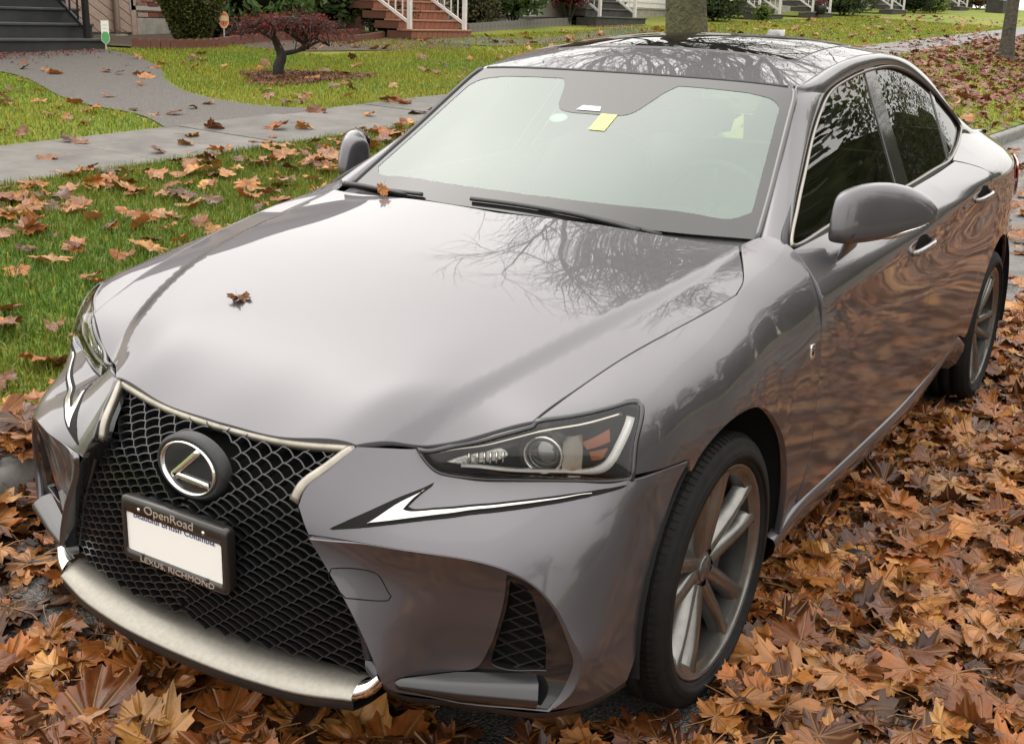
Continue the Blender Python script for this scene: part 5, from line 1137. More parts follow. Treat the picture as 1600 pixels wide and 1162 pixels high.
# ---- roof, rails and rear glass
roofl=outline([p for p in wst],[p for p in re],[re[-1],(-2.61,.30,1.368),(-2.622,0,1.379)],step=.03)
roofl=np.vstack([roofl,(roofl*[1,-1,1])[::-1][1:-1]])
roof=sheet('roof_panel',S_ROOF,[roofl],PAINT,CAR,1,.06,inset=.002,flange=.008)
sun=outline([(-1.36,0,1.42),(-1.355,.2,1.42),(-1.345,.36,1.41)],[(-1.345,.36,1.41),(-1.335,.41,1.40),(-1.36,.435,1.40)],[(-1.36,.435,1.40),(-1.6,.43,1.42),(-1.92,.425,1.43)],[(-1.92,.425,1.43),(-1.95,.41,1.43),(-1.955,.36,1.43)],[(-1.955,.36,1.43),(-1.96,0,1.45)],step=.03)
sun=np.vstack([sun,(sun*[1,-1,1])[::-1][1:-1]])
sheet('sunroof',S_ROOF,[sun],mat('sunroof_glass',(.006,.006,.006),rough=.01,spec=.9,ior=1.8),CAR,1,.06,inset=.004,flange=.004,lift=.003)
DLO=[tuple(p) for p in O['pillarA']]
E1=cr(WSL[::3].tolist()+[(-1.056,.548,1.326)]+re[1:]+[(-2.80,.53,1.235),(-3.02,.575,1.115),(-3.15,.60,1.078)],.05)
E2=cr(DLO[:14]+[(-2.78,.667,1.108),(-2.92,.671,1.09),(-3.15,.655,1.078)],.05)
n=90
# match the two edges by fraction of length at the knots (foot, header corner, tail)
def split(P,k,n1,n2): return np.vstack([evenly(P[:k+1],n1)[:-1],evenly(P[k:],n2)])
k1=int(np.argmin(np.linalg.norm(E1-np.array((-1.056,.548,1.326)),axis=1)));k2=int(np.argmin(np.linalg.norm(E2-np.array(DLO[5]),axis=1)))
R1=split(E1,k1,36,70);R2=split(E2,k2,36,70)
rows=[]
for t in (0,.08,.25,.5,.75,.92,1):
    b=math.sin(PI*t)**.8*.013
    d=R2-R1;tang=np.gradient(R1,axis=0);nn=np.cross(tang,d);nn/=np.linalg.norm(nn,axis=1)[:,None]
    nn*=np.sign(nn[:,1:2]*.6+nn[:,2:3]*.8+1e-9)
    rows.append(R1+d*t+nn*b-(nn*.006 if t in (0,1) else 0))
V,F=loft(rows);rl=mk('roof_rail',V,F,PAINT,CAR);both('roof_rail',rl)
# outward facing check
rl.data.update()
rw=[(-2.60,0,1.375),(-2.85,0,1.25),(-3.12,0,1.085)]
wsr=[]
for t in np.linspace(-1,1,15):
    wsr.append(cr([(-2.622+.03*t*t,.50*t,1.379-.04*t*t),(-2.84+.03*t*t,.53*t,1.26-.025*t*t),(-3.16+.05*t*t,.60*t,1.083)],n=5))
V,F=loft(wsr);mk('rear_window',V,F,SIDEGL,CAR)
tl=[]
for t in np.linspace(-1,1,19):
    a=abs(t);tl.append(cr([(-3.15,.61*t,1.082-.006*t*t),(-3.35,.615*t,1.080-.01*t*t),(-3.56,.60*t,1.075-.02*t*t),(-3.60+.03*a,.60*t,1.055-.02*t*t),(-3.63+.05*a,.60*t,.90),(-3.68+.08*a*a,.70*t,.75),(-3.70+.10*a*a,.74*t,.60),(-3.70+.12*a*a,.765*t,.42),(-3.64+.10*a*a,.75*t,.30)],n=4))
V,F=loft(tl);mk('trunk_and_rear_bumper',V,F,PAINT,CAR)
tl_l=outline([(-3.10,.80,.955),(-3.30,.765,.975),(-3.50,.70,.965)],[(-3.50,.70,.965),(-3.53,.72,.86)],[(-3.53,.72,.86),(-3.40,.80,.80),(-3.25,.83,.84),(-3.14,.82,.90),(-3.10,.80,.955)],step=.02)
tm=mat('tail_lamp_red',(.42,.015,.012),rough=.08,coat=1,coat_rough=.02)
o=sheet('tail_lamp',S_SIDE,[tl_l],tm,CAR,-1,.03,inset=0,flange=.006,lift=.012);both('tail_lamp',o)
V,F=loft([np.array([(-2.28+dx,.0+dy*k,1.447+dz) for dx,dy in ((.09,0),(.03,.018),(-.06,.022),(-.09,0),(-.06,-.022),(.03,-.018))]) for k,dz in ((1.1,-.01),(1,0),(.7,.02),(.05,.03))],True)
V=[(v[0]-(v[2]-1.44)*1.2,v[1],v[2]) for v in V];mk('antenna_fin',V,F,PAINT,CAR)
# ---- side windows
dl_c=cr(DLO,.02,True)
def clip_loop(x_of_z_front,x_of_z_rear):
    """part of the window opening between two slanted lines (functions of z)"""
    poly=[(p[0],p[2]) for p in dl_c]
    for fn,sgn in ((x_of_z_front,1),(x_of_z_rear,-1)):
        if fn is None: continue
        out=[];m=len(poly)
        for i in range(m):
            a,b=poly[i],poly[(i+1)%m];fa=sgn*(fn(a[1])-a[0]);fb=sgn*(fn(b[1])-b[0])
            if fa>=0: out.append(a)
            if (fa>=0)!=(fb>=0):
                t=fa/(fa-fb);out.append((a[0]+(b[0]-a[0])*t,a[1]+(b[1]-a[1])*t))
        poly=out
    P=[]
    for x,z in poly:
        y=glass_y(x,z)
        if not P or math.dist(P[-1],(x,y,z))>.004: P.append((x,y,z))
    if math.dist(P[0],P[-1])<.004: P.pop()
    return np.array(P)
bf=lambda z:np.interp(z,[1.0,1.108,1.245,1.357],[-1.565,-1.645,-1.681,-1.703])
br_=lambda z:np.interp(z,[1.0,1.139,1.28,1.361],[-1.69,-1.778,-1.816,-1.809])
cs=lambda z:np.interp(z,[1.03,1.168,1.286],[-2.30,-2.378,-2.421])
cs2=lambda z:cs(z)-.025
for nm,a,b in (('front_door_glass',None,bf),('rear_door_glass',br_,cs),('quarter_glass',cs2,None)):
    o=sheet(nm,S_GLASS,[clip_loop(a,b)],SIDEGL,CAR,-1,.06,inset=.010,flange=0,lift=-.006);both(nm,o)
o=sheet('b_pillar_cover',S_GLASS,[clip_loop(bf,br_)],GBLACK,CAR,-1,.04,inset=-.004,flange=.004,lift=-.002);both('b_pillar_cover',o)
o=sheet('window_divider',S_GLASS,[clip_loop(cs,cs2)],GBLACK,CAR,-1,.04,inset=-.006,flange=.004,lift=-.002);both('window_divider',o)
pp,nn=on(S_GLASS,dl_c,-.004,-1);V,F=sweep(pp,nn,[(-.016,-.012),(-.016,.0),(.006,.002),(.006,-.012)],True);o=mk('window_rubber',V,F,MBLACK,CAR);both('window_rubber',o)
pp,nn=on(S_GLASS,dl_c,.004,-1);V,F=sweep(pp,nn,[(.001,-.008),(.002,.002),(.006,.0045),(.010,.001),(.011,-.008)],True);o=mk('window_moulding',V,F,MOULD,CAR);both('window_moulding',o)
# ---- door handles
HM=mat('handle_metal',(.30,.29,.29),rough=.22,metal=.8,coat=.6)
for par,(hx,hz) in (((fd,fdr),(-1.445,.857)),((rd,rdr),(-2.285,.925))):
    for p_,s in zip(par,(1,-1)):
        q=[(hx+.085*math.cos(a),.86,hz+.032*math.sin(a)) for a in np.linspace(0,2*PI,24,endpoint=False)]
        o=sheet('handle_pocket_shade',S_SIDE,[np.array(q)],DARK,CAR,-1,.02,inset=0,flange=.001,lift=.0012)  # flat dark ellipse on the door skin, recess shade put into colour
        c=[];pa=cr([(hx+.105,.86,hz-.012),(hx+.06,.86,hz-.002),(hx,.86,hz+.003),(hx-.06,.86,hz+.004),(hx-.105,.86,hz+.002)],n=4)
        pp,nn=on(S_SIDE,pa,.0,-1);k=np.sin(np.linspace(0,PI,len(pp)))**.5
        V,F=sweep(pp+nn*(k*.028)[:,None],nn,lambda t:[(-.011,-.006),(-.008,.006),(.006,.007),(.011,-.004),(.004,-.009)]);o2=mk('handle',V,F,HM,CAR)
        if s<0:
            for oo,nm in ((o,'handle_pocket_shade'),(o2,'handle')): flipY(nm,oo,p_);bpy.data.objects.remove(oo)
        else: o.parent=p_;o2.parent=p_
# ---- fender badge
bd=[(-.475,.858,.772),(-.499,.858,.772),(-.499,.858,.742),(-.475,.858,.742)]
bd=[(-.452,.85,.742),(-.478,.85,.742),(-.478,.85,.704),(-.452,.85,.704)]
o=sheet('fender_badge',S_FEND,[outline([bd[0],bd[1]],[bd[1],bd[2]],[bd[2],bd[3]],[bd[3],bd[0]],step=.008)],BRIGHT,CAR,-1,.02,inset=0,flange=.003,lift=.003)
q=on(S_FEND,[(-.465,.85,.723)],.0042,-1)[0][0]
Mt=Matrix(((-1,0,0,q[0]),(0,0,1,q[1]),(0,1,0,q[2]),(0,0,0,1)))
text('badge_letter','F',.030,GBLACK,o,Mt,depth=.0008,shear=.3)
# ---- wing mirrors
def mirror_set(s):
    w=bpy.data.objects.new('wing_mirror',None);link(w,CAR);w.empty_display_size=.05
    # (y, front x, back x, top z, bottom z)
    secs=[(.801,-.684,-.785,1.082,.972),(.806,-.672,-.788,1.092,.967),(.835,-.672,-.815,1.108,.964),(.872,-.712,-.855,1.116,.966),(.912,-.772,-.900,1.112,.973),(.952,-.830,-.935,1.097,.988),(.980,-.872,-.955,1.077,1.002),(.998,-.905,-.957,1.056,1.014),(1.005,-.920,-.952,1.045,1.020)]
    rows=[]
    for y,xf,xb,zt,zb in secs:
        ring=[]
        for a in np.linspace(0,2*PI,28,endpoint=False):
            ca,sa=math.cos(a),math.sin(a)
            x=(xf+xb)/2+(xf-xb)/2*(abs(ca)**.62)*np.sign(ca);z=(zt+zb)/2+(zt-zb)/2*(abs(sa)**.62)*np.sign(sa)
            ring.append((x-.25*(z-(zt+zb)/2)*(1 if ca>0 else .1),y*1,z))
        rows.append(np.array(ring)*[1,s,1])
    rows=[rows[0].mean(0)*np.ones_like(rows[0])]+rows+[rows[-1].mean(0)*np.ones_like(rows[0])+np.array([0,.003*s,0])]
    sm=[]
    A=np.array(rows)
    for k in range(A.shape[1]): sm.append(cr(A[:,k],n=3))
    V,F=loft([np.array(q) for q in zip(*sm)],True);mk('shell',V,F if s<0 else [g[::-1] for g in F],PAINT,w)
    st=[]
    for t,y,x,z,a,b in ((0,.800,-.800,.905,.092,.050),(.3,.816,-.795,.922,.086,.046),(.6,.828,-.780,.948,.074,.040),(1,.845,-.755,.985,.068,.038)):
        st.append(np.array([(x+a*math.cos(k),y+.012*math.cos(k)+b*math.sin(k)*.6,z+b*.5*math.sin(k)) for k in np.linspace(0,2*PI,20,endpoint=False)])*[1,s,1])
    V,F=loft(st,True);mk('foot',V,F if s>0 else [g[::-1] for g in F],PAINT,w)
    pp=cr([(-.772,.895,.978),(-.815,.93,.982),(-.860,.965,.995),(-.905,.995,1.012)],n=5)*[1,s,1]
    V,F=sweep(pp,np.tile(np.array([.78,.45*s,-.42]),(len(pp),1)),lambda t:[(-.010*math.sin(PI*min(1,.12+t)),0),(0,.006),(.010*math.sin(PI*min(1,.12+t)),0),(0,-.006)]);mk('indicator_strip',V,F,BRIGHT,w)
    gl=[(-.79,.822,.975),(-.86,.88,.975),(-.945,.985,1.01),(-.948,.985,1.055),(-.87,.89,1.105),(-.80,.822,1.09)]
    mk('glass',np.array(gl)*[1,s,1]+np.array([-.012,0,0]),[(0,1,2,3,4,5) if s<0 else (5,4,3,2,1,0)],mat('mirror_silver',(.8,.8,.8),rough=.02,metal=1),w,None,False)
for s in (1,-1): mirror_set(s)
# ---- cowl and wipers
c0=cr([(-.34,-.0,.972),(-.375,.34,.970),(-.43,.655,.958)],.05);c0=np.vstack([(c0*[1,-1,1])[::-1],c0[1:]]);c1=cr([(-.45,0,.972),(-.495,.48,.972),(-.54,.67,.972)],.05);c1=np.vstack([(c1*[1,-1,1])[::-1],c1[1:]])
m_=60;c0=evenly(c0,m_);c1=evenly(c1,m_)
V,F=loft([c0+[.03,0,-.03],c0,c0*.5+c1*.5+[0,0,-.006],c1]);mk('cowl_panel',V,F,MBLACK,CAR)
for nm,arm,bl in ((0,[(-.40,.40,.985),(-.42,.30,.992),(-.44,.18,.997),(-.45,.06,1.0)],[(-.432,.44,.993),(-.440,.24,.999),(-.447,.03,1.002),(-.449,-.16,1.002)]),(1,[(-.44,-.62,.995),(-.435,-.55,.997),(-.42,-.45,.996),(-.41,-.36,.995)],[(-.485,-.62,1.005),(-.466,-.50,1.004),(-.455,-.40,1.003),(-.450,-.335,1.002)])):
    w=bpy.data.objects.new('wiper',None);link(w,CAR);w.empty_display_size=.05
    a=cr(arm,n=6);V,F=sweep(a,np.tile([.5,0,.86],(len(a),1)),lambda t:[(-.008+.004*t,-.005),(-.006+.003*t,.006-.003*t),(.006-.003*t,.006-.003*t),(.008-.004*t,-.005)]);mk('arm',V,F,MBLACK,w)
    b=cr(bl,n=6);bp,bn=on(S_WS,b,.010,-1);V,F=sweep(bp,bn,[(-.002,-.006),(-.006,.0),(-.004,.005),(.004,.005),(.006,0),(.002,-.006)]);mk('blade',V,F,MBLACK,w)
# ---- cabin
CAB=mat('cabin_dark',(.035,.034,.033),rough=.7,noise=(40,.2));SEAT=mat('seat_leather',(.05,.048,.046),rough=.5);LIN=mat('headliner',(.36,.35,.33),rough=.9)
d=[]
for t in np.linspace(-1,1,15):
    hump=.03*math.exp(-((t-.45)/.22)**2)
    d.append(cr([(-.50,.68*t,.955),(-.72,.69*t,.955+hump),(-.88,.69*t,.945+hump),(-.95,.69*t,.88),(-.97,.69*t,.62)],n=5))
V,F=loft(d);mk('dashboard',V,F,CAB,CAR)
sw=bpy.data.objects.new('steering_wheel',None);link(sw,CAR)
Mw=Matrix.Translation((-1.03,.36,.93))@Matrix.Rotation(math.radians(-68),4,'Y')
rg=[tuple(Mw@Vector((.185*math.cos(a),.185*math.sin(a),0))) for a in np.linspace(0,2*PI,40)];V,F=tube(rg,.015,8,False);mk('rim',V,F,SEAT,sw)
for a in (0,PI,1.5*PI): V,F=tube([tuple(Mw@Vector((.03*math.cos(a),.03*math.sin(a),-.02))),tuple(Mw@Vector((.18*math.cos(a),.18*math.sin(a),0)))],.016,6);mk('spoke',V,F,SEAT,sw)
V,F=lathe([(-.03,.0001),(-.03,.06),(0,.062),(.015,.04),(.02,.0001)],20,'z');mk('airbag_pad',[tuple(Mw@Vector(v)) for v in V],F,SEAT,sw)
def cushion(name,secs,m,par):
    rows=[]
    for c,w,t in secs:
        rows.append(np.array([(c[0]+t*math.sin(a),c[1]+w*np.sign(math.cos(a))*abs(math.cos(a))**.5,c[2]+.0) for a in np.linspace(0,2*PI,24,endpoint=False)]))
    rows=[rows[0]*0+rows[0].mean(0)]+rows+[rows[-1]*0+rows[-1].mean(0)]
    V,F=loft(rows,True);return mk(name,V,F,m,par)
for sx,sy in ((-1.45,.36),(-1.45,-.36)):
    st=bpy.data.objects.new('front_seat',None);link(st,CAR)
    cushion('backrest',[((sx+.06,sy,.52),.20,.07),((sx,sy,.70),.25,.08),((sx-.06,sy,.90),.25,.075),((sx-.12,sy,1.06),.19,.06),((sx-.14,sy,1.10),.12,.04)],SEAT,st)
    cushion('headrest',[((sx-.13,sy,1.13),.11,.045),((sx-.14,sy,1.20),.14,.055),((sx-.15,sy,1.27),.12,.045)],SEAT,st)
    MB().box((sx+.0,sy-.25,.38),(sx+.5,sy+.25,.52)).obj('seat_base',SEAT,st,bevel=.05)
bk=bpy.data.objects.new('rear_seat',None);link(bk,CAR)
cushion('backrest',[((-2.35,0,.55),.62,.08),((-2.42,0,.80),.64,.09),((-2.50,0,1.02),.60,.07)],SEAT,bk)
for yy in (-.36,.36): cushion('headrest',[((-2.52,yy,1.05),.12,.04),((-2.54,yy,1.12),.13,.05),((-2.56,yy,1.18),.10,.04)],SEAT,bk)
V,F=loft([np.array([(x,y,z-.03) for x,y,z in q])*[1,s,1] for s,q in ((-1,re),(-1,rm),(1,rc),(1,rm),(1,re))]);mk('headliner',V,F,LIN,CAR)
MB().box((-3.5,-.72,.20),(.52,.72,.30)).obj('floor_pan',DARK,CAR)
for s in (1,-1):
    V,F=loft([np.array([(x,.70*s,.3),(x,.735*s,.60),(x,.742*s,.93)]) for x in np.linspace(-.55,-3.3,12)]);mk('door_lining',V,F,CAB,CAR)
MB().box((-.50,-.70,.3),(-.46,.70,.93)).obj('firewall',DARK,CAR)
V,F=loft([np.array([(x,y*k,z) for y in (-.6,-.3,0,.3,.6)]) for x,z,k in ((.56,.62,.5),(.3,.74,.85),(0,.80,1),(-.3,.84,1))]);mk('engine_bay_cover',V,F,DARK,CAR)
# ---- wheels
def make_wheel():
    w=bpy.data.objects.new('wheel',None);w.empty_display_size=.1;link(w,CAR)
    # local: axis y, outer face towards +y, rim face plane at y=0
    tp=[(-.205,.232),(-.218,.26),(-.215,.292),(-.195,.312),(-.17,.3175),(-.142,.318),(-.140,.311),(-.133,.311),(-.131,.318),(-.10,.3185),(-.098,.311),(-.091,.311),(-.089,.3185),(-.055,.318),(-.053,.311),(-.046,.311),(-.044,.318),(-.015,.3165),(.0,.309),(.010,.297),(.0125,.285),(.0135,.2845),(.0135,.280),(.016,.2755),(.0165,.262),(.013,.265),(.011,.259),(.006,.2535),(-.004,.249),(-.012,.243)]
    V,F=lathe(tp,96);ty=mk('tyre',V,[g[::-1] for g in F],RUBBER,w)
    # tread sipes: small cross blocks at the shoulder
    tb=MB()
    for k in range(110):
        a=2*PI*k/110;ca,sa=math.cos(a),math.sin(a)
        P=[]
        for y,rr in ((-.030,.3180),(-.015,.3172),(.0,.3098)):
            for da in (-.018,.018): P.append((rr*1.003*math.cos(a+da),y+.0008,rr*1.003*math.sin(a+da)))
        tb.add(P,[(0,1,3,2),(2,3,5,4)])
    tb.obj('tread_block',RUBBER,ty)
    rp=[(-.012,.221),(-.004,.2365),(.0005,.2415),(.0055,.2455),(.0055,.2495),(-.002,.2515),(-.014,.2500)]
    V,F=lathe(rp,96);mk('rim',V,[g[::-1] for g in F],ALLOY,w)
    V,F=lathe([(-.19,.232),(-.15,.216),(-.05,.212),(-.012,.2212)],96);mk('barrel',V,[g[::-1] for g in F],mat('rim_barrel',(.022,.021,.019),rough=.45,metal=.3,noise=(40,.3)),w)
    V,F=lathe([(-.10,.160),(-.095,.160),(-.095,.06),(-.10,.06)],64);mk('brake_disc',V,[g[::-1] for g in F],BRAKE,w)
    V,F=lathe([(-.15,.2),(-.14,.0001)],32);mk('dust_shield',V,[g[::-1] for g in F],DARK,w)
    cal=MB();
    rows=[]
    for a in np.linspace(math.radians(140),math.radians(215),9):
        rows.append(np.array([(rr*math.cos(a),y,rr*math.sin(a)) for rr,y in ((.11,-.105),(.11,-.06),(.165,-.055),(.178,-.075),(.178,-.115))]))
    V,F=loft(rows,True);mk('caliper',V,F,mat('caliper_grey',(.10,.10,.10),rough=.4,metal=.5),w)
    V,F=lathe([(-.075,.066),(-.042,.064),(-.036,.052),(-.034,.040),(-.030,.033),(-.029,.026),(-.027,.0001)],40);mk('hub',V,[g[::-1] for g in F],ALLOY,w)
    V,F=lathe([(-.029,.031),(-.0255,.029),(-.0245,.0001)],32);mk('centre_cap',V,[g[::-1] for g in F],mat('cap_dark',(.10,.10,.10),rough=.2,metal=.6,coat=1),w)
    # spokes: five pairs of bladed arms
    def arm(ang,t_in,t_out,skew):
        rows=[]
        ca,sa=math.cos(ang),math.sin(ang)
        for q in np.linspace(0,1,9):
            rr=.040+(.229-.040)*q;t=t_in+(t_out-t_in)*q
            y=-.031+.024*q**1.6+.006*math.sin(PI*q)
            wd=.0235-.006*q+.012*max(0,q-.8)/.2;dp=.040-.012*q
            prof=[(-wd*1.15,-dp),(-wd*.92,-.010),(-wd*.55,.0),(skew*wd*.3,.0045),(wd*.55,.0),(wd*.92,-.010),(wd*1.15,-dp)]
            rows.append(np.array([(rr*ca-(t+a)*sa,y+b,rr*sa+(t+a)*ca) for a,b in prof]))
        V,F=loft(rows);return mk('spoke',V,F,ALLOY,w)
    for k in range(5):
        A=math.radians(84+72*k)
        arm(A,.016,.050,1);arm(A,-.016,-.050,-1)
        # web in the crotch of the pair
        ca,sa=math.cos(A),math.sin(A)
        W=[(.035,-.016,-.034),(.035,.016,-.034),(.085,.020,-.040),(.110,.0,-.055),(.085,-.020,-.040)]
        mk('spoke_web',[(r_*ca-t*sa,y,r_*sa+t*ca) for r_,t,y in W],[(0,1,2,3,4)],ALLOY,w,None,False)
        B=A+math.radians(36);V,F=lathe([(-.060,.011),(-.040,.010),(-.038,.006),(-.036,.0001)],8)
        mk('wheel_nut',[(v[0]+.0555*math.cos(B),v[1],v[2]+.0555*math.sin(B)) for v in V],[g[::-1] for g in F],BRAKE,w)
    return w
W0=make_wheel();W0.location=(0,.842,.318)
for x,y,rot in ((-2.795,.846,37),(0,-.842,15),(-2.795,-.846,50)):
    w=copy_tree(W0,CAR);w.location=(x,y,.318);w.rotation_euler=(0,math.radians(rot),0 if y>0 else PI)
W0.rotation_euler=(0,0,math.radians(0))
for s in (1,-1):
    for cx,y1,rad in ((0,.86,.395),(-2.8,.87,.40)):
        rows=[]
        for a in range(-12,193,8):
            a_=math.radians(a);rows.append(np.array([(cx+rr*math.cos(a_),y*s,.318+rr*math.sin(a_)) for y,rr in ((y1-.012,rad-.004),(y1-.03,rad),(.60,rad),(.56,rad-.05),(.55,.05))]))
        V,F=loft(rows);mk('wheel_liner',V,F,mat('liner_black',(.012,.012,.012),rough=.85,spec=.2),CAR)

# ============================================================ fallen leaves
def leaf_outline():
    """broad maple leaf, stalk at the origin, tip along +x"""
    seq=[(-172,.16)]
    lob=[(-140,.56,18),(-92,.82,19),(-44,.96,19),(0,1.0,18),(44,.96,19),(92,.82,19),(140,.56,18)]
    sin_=[.46,.60,.70,.70,.60,.46]
    for i,(a,L,w) in enumerate(lob):
        seq+=[(a-w*.95,L*.72),(a-w*.70,L*.86),(a-w*.42,L*.80),(a,L*.98),(a+w*.42,L*.80),(a+w*.70,L*.86),(a+w*.95,L*.72)]
        if i<6: seq.append(((a+lob[i+1][0])/2,sin_[i]))
    seq.append((172,.16))
    return np.array([(q*math.cos(math.radians(a))*.56,q*math.sin(math.radians(a))*.56) for a,q in seq])
LO=leaf_outline()
def leaf_shape(rng,low=False):
    """curled leaf: V (unit ~1 wide), T, local coords"""
    o=LO[[0]+[i for i in range(len(LO)) if (i-1)%8 in (1,3,5,7)]+[len(LO)-1]] if low else LO
    n=len(o);ring=[o]+([] if low else [o*.55])
    loc=np.vstack(ring+[np.zeros((1,2))])
    T=[]
    if low: T=[(i,(i+1)%n,n) for i in range(n-1)]
    else:
        for i in range(n-1): T+=[(i,i+1,n+i+1),(i,n+i+1,n+i)]
        T+=[(n+i,n+i+1,2*n) for i in range(n-1)]
    x,y=loc[:,0],loc[:,1];r_=np.hypot(x,y)
    fl=rng.choice([.25,.45,.7,1.1]);k1,k2=rng.normal(0,.40)*fl,rng.normal(.15,.45)*fl;ph=rng.uniform(0,2*PI)
    z=k1*x*x+k2*y*y+.30*rng.normal()*x*y+.10*r_**2*np.sin(3*np.arctan2(y,x)+ph)+.05*r_*np.sin(5*np.arctan2(y,x)+ph*2)+.10*np.abs(np.sin(np.arctan2(y,x)*4.28))*r_*rng.uniform(.2,1)
    # one side rolled up
    a=rng.uniform(0,2*PI);d=x*math.cos(a)+y*math.sin(a);rl=np.clip(d-.15,0,None);q=rng.uniform(0,1.7)*fl
    z=z+q*rl*rl*1.6;x=x-math.cos(a)*rl*rl*q*.8;y=y-math.sin(a)*rl*rl*q*.8
    z=z+.035*np.sin(x*17+ph)*np.sin(y*15+ph*1.7)+.03*np.sin(x*29+y*23+ph)*r_*2;sx_,sy_=rng.uniform(.75,1.1),rng.uniform(.72,1.1);sk=rng.normal(0,.15);x=x*sx_+sk*y;y=y*sy_
    V=np.stack([x,y,z],1);V[:,2]-=np.percentile(V[:,2],15)
    if not low:   # stalk
        st=np.array([(0,0,0),(-.16,.02,.01),(-.32,.06,.03),(-.46,.12,.02)]);st[:,2]+=V[-1,2]
        tv,tf=tube(st,[.012,.009,.008,.008],3,False);m=len(V);V=np.vstack([V,np.array(tv)]);loc=np.vstack([loc,np.array(tv)[:,:2]*.0+[.3,.0]])
        for g in tf: T+=[(m+g[0],m+g[1],m+g[2]),(m+g[0],m+g[2],m+g[3])]
    return V,np.array(T),loc
def leaf_material(name,single,tone=None):
    m=mat(name,(.3,.12,.04),rough=.42,spec=.45);n=m.node_tree;p=n.nodes['Principled BSDF'];Lk=n.links.new
    if tone is not None:
        rg=n.nodes.new('ShaderNodeRGB');rg.outputs[0].default_value=(*tone,1);base=rg.outputs[0]
    elif single:
        oi=n.nodes.new('ShaderNodeObjectInfo');rp=n.nodes.new('ShaderNodeValToRGB');rp.color_ramp.interpolation='CONSTANT'
        e=rp.color_ramp.elements
        while len(e)<8: e.new(.5)
        for i,c in enumerate(LEAF_TONES): e[i].position=i/8;e[i].color=(*c,1)
        Lk(oi.outputs['Random'],rp.inputs[0]);base=rp.outputs[0]
    else:
        at=n.nodes.new('ShaderNodeAttribute');at.attribute_name='tone';base=at.outputs['Color']
    lc=n.nodes.new('ShaderNodeAttribute');lc.attribute_name='leafco';sp=n.nodes.new('ShaderNodeSeparateXYZ');Lk(lc.outputs['Vector'],sp.inputs[0])
    at2=n.nodes.new('ShaderNodeMath');at2.operation='ARCTAN2';Lk(sp.outputs[1],at2.inputs[0]);Lk(sp.outputs[0],at2.inputs[1])
    pp=n.nodes.new('ShaderNodeMath');pp.operation='PINGPONG';pp.inputs[1].default_value=math.radians(21);Lk(at2.outputs[0],pp.inputs[0])
    ln=n.nodes.new('ShaderNodeVectorMath');ln.operation='LENGTH';Lk(lc.outputs['Vector'],ln.inputs[0])
    dm=n.nodes.new('ShaderNodeMath');dm.operation='MULTIPLY';Lk(pp.outputs[0],dm.inputs[0]);Lk(ln.outputs['Value'],dm.inputs[1])
    vr=n.nodes.new('ShaderNodeMapRange');vr.inputs[1].default_value=.003;vr.inputs[2].default_value=.02;vr.inputs[3].default_value=1;vr.inputs[4].default_value=0;Lk(dm.outputs[0],vr.inputs[0])
    nz_=n.nodes.new('ShaderNodeTexNoise');nz_.inputs['Scale'].default_value=7;nz_.inputs['Detail'].default_value=6;nz_.inputs['Roughness'].default_value=.65
    geo_=n.nodes.new('ShaderNodeNewGeometry');Lk(geo_.outputs['Position'],nz_.inputs['Vector'])
    rr=n.nodes.new('ShaderNodeMapRange');rr.inputs[1].default_value=.3;rr.inputs[2].default_value=.7;rr.inputs[3].default_value=.38;rr.inputs[4].default_value=1.35;Lk(nz_.outputs[0],rr.inputs[0])
    hv=n.nodes.new('ShaderNodeHueSaturation');Lk(base,hv.inputs['Color']);Lk(rr.outputs[0],hv.inputs['Value'])
    mx=n.nodes.new('ShaderNodeMix');mx.data_type='RGBA';mx.inputs[7].default_value=(.36,.20,.085,1);vm=n.nodes.new('ShaderNodeMath');vm.operation='MULTIPLY';vm.inputs[1].default_value=.55;Lk(vr.outputs[0],vm.inputs[0]);Lk(vm.outputs[0],mx.inputs[0]);Lk(hv.outputs[0],mx.inputs[6])
    Lk(mx.outputs[2],p.inputs['Base Color'])
    bp=n.nodes.new('ShaderNodeBump');bp.inputs['Strength'].default_value=.7;bp.inputs['Distance'].default_value=.006;ad=n.nodes.new('ShaderNodeMath');ad.operation='SUBTRACT';Lk(nz_.outputs[0],ad.inputs[0]);Lk(vr.outputs[0],ad.inputs[1]);Lk(ad.outputs[0],bp.inputs['Height']);Lk(bp.outputs[0],p.inputs['Normal'])
    # wet sheen varies over the leaf
    ro=n.nodes.new('ShaderNodeMapRange');ro.inputs[1].default_value=.35;ro.inputs[2].default_value=.65;ro.inputs[3].default_value=.16;ro.inputs[4].default_value=.5;Lk(nz_.outputs[0],ro.inputs[0]);Lk(ro.outputs[0],p.inputs['Roughness'])
    tr=n.nodes.new('ShaderNodeBsdfTranslucent');Lk(mx.outputs[2],tr.inputs['Color']);ms=n.nodes.new('ShaderNodeMixShader');ms.inputs[0].default_value=.15;o=n.nodes['Material Output'];Lk(p.outputs[0],ms.inputs[1]);Lk(tr.outputs[0],ms.inputs[2]);Lk(ms.outputs[0],o.inputs['Surface'])
    return m
LEAF_TONES=[(.40,.155,.036),(.30,.095,.022),(.47,.225,.062),(.17,.054,.016),(.37,.122,.025),(.42,.185,.062),(.09,.032,.013),(.27,.105,.036)]
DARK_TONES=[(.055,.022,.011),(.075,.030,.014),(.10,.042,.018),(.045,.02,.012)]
RED_TONES=[(.20,.035,.03),(.26,.06,.04),(.14,.03,.028),(.24,.09,.05),(.30,.12,.06)]
SINGLE=leaf_material('fallen_leaf_single',True);TONED=[None]*8
TWORD=['orange brown','rust brown','pale tan','dark brown','amber brown','light tan','blackish brown','dull brown']
for i,t in enumerate(LEAF_TONES): TONED[i]=leaf_material('fallen_leaf_'+TWORD[i].replace(' ','_'),True,t)
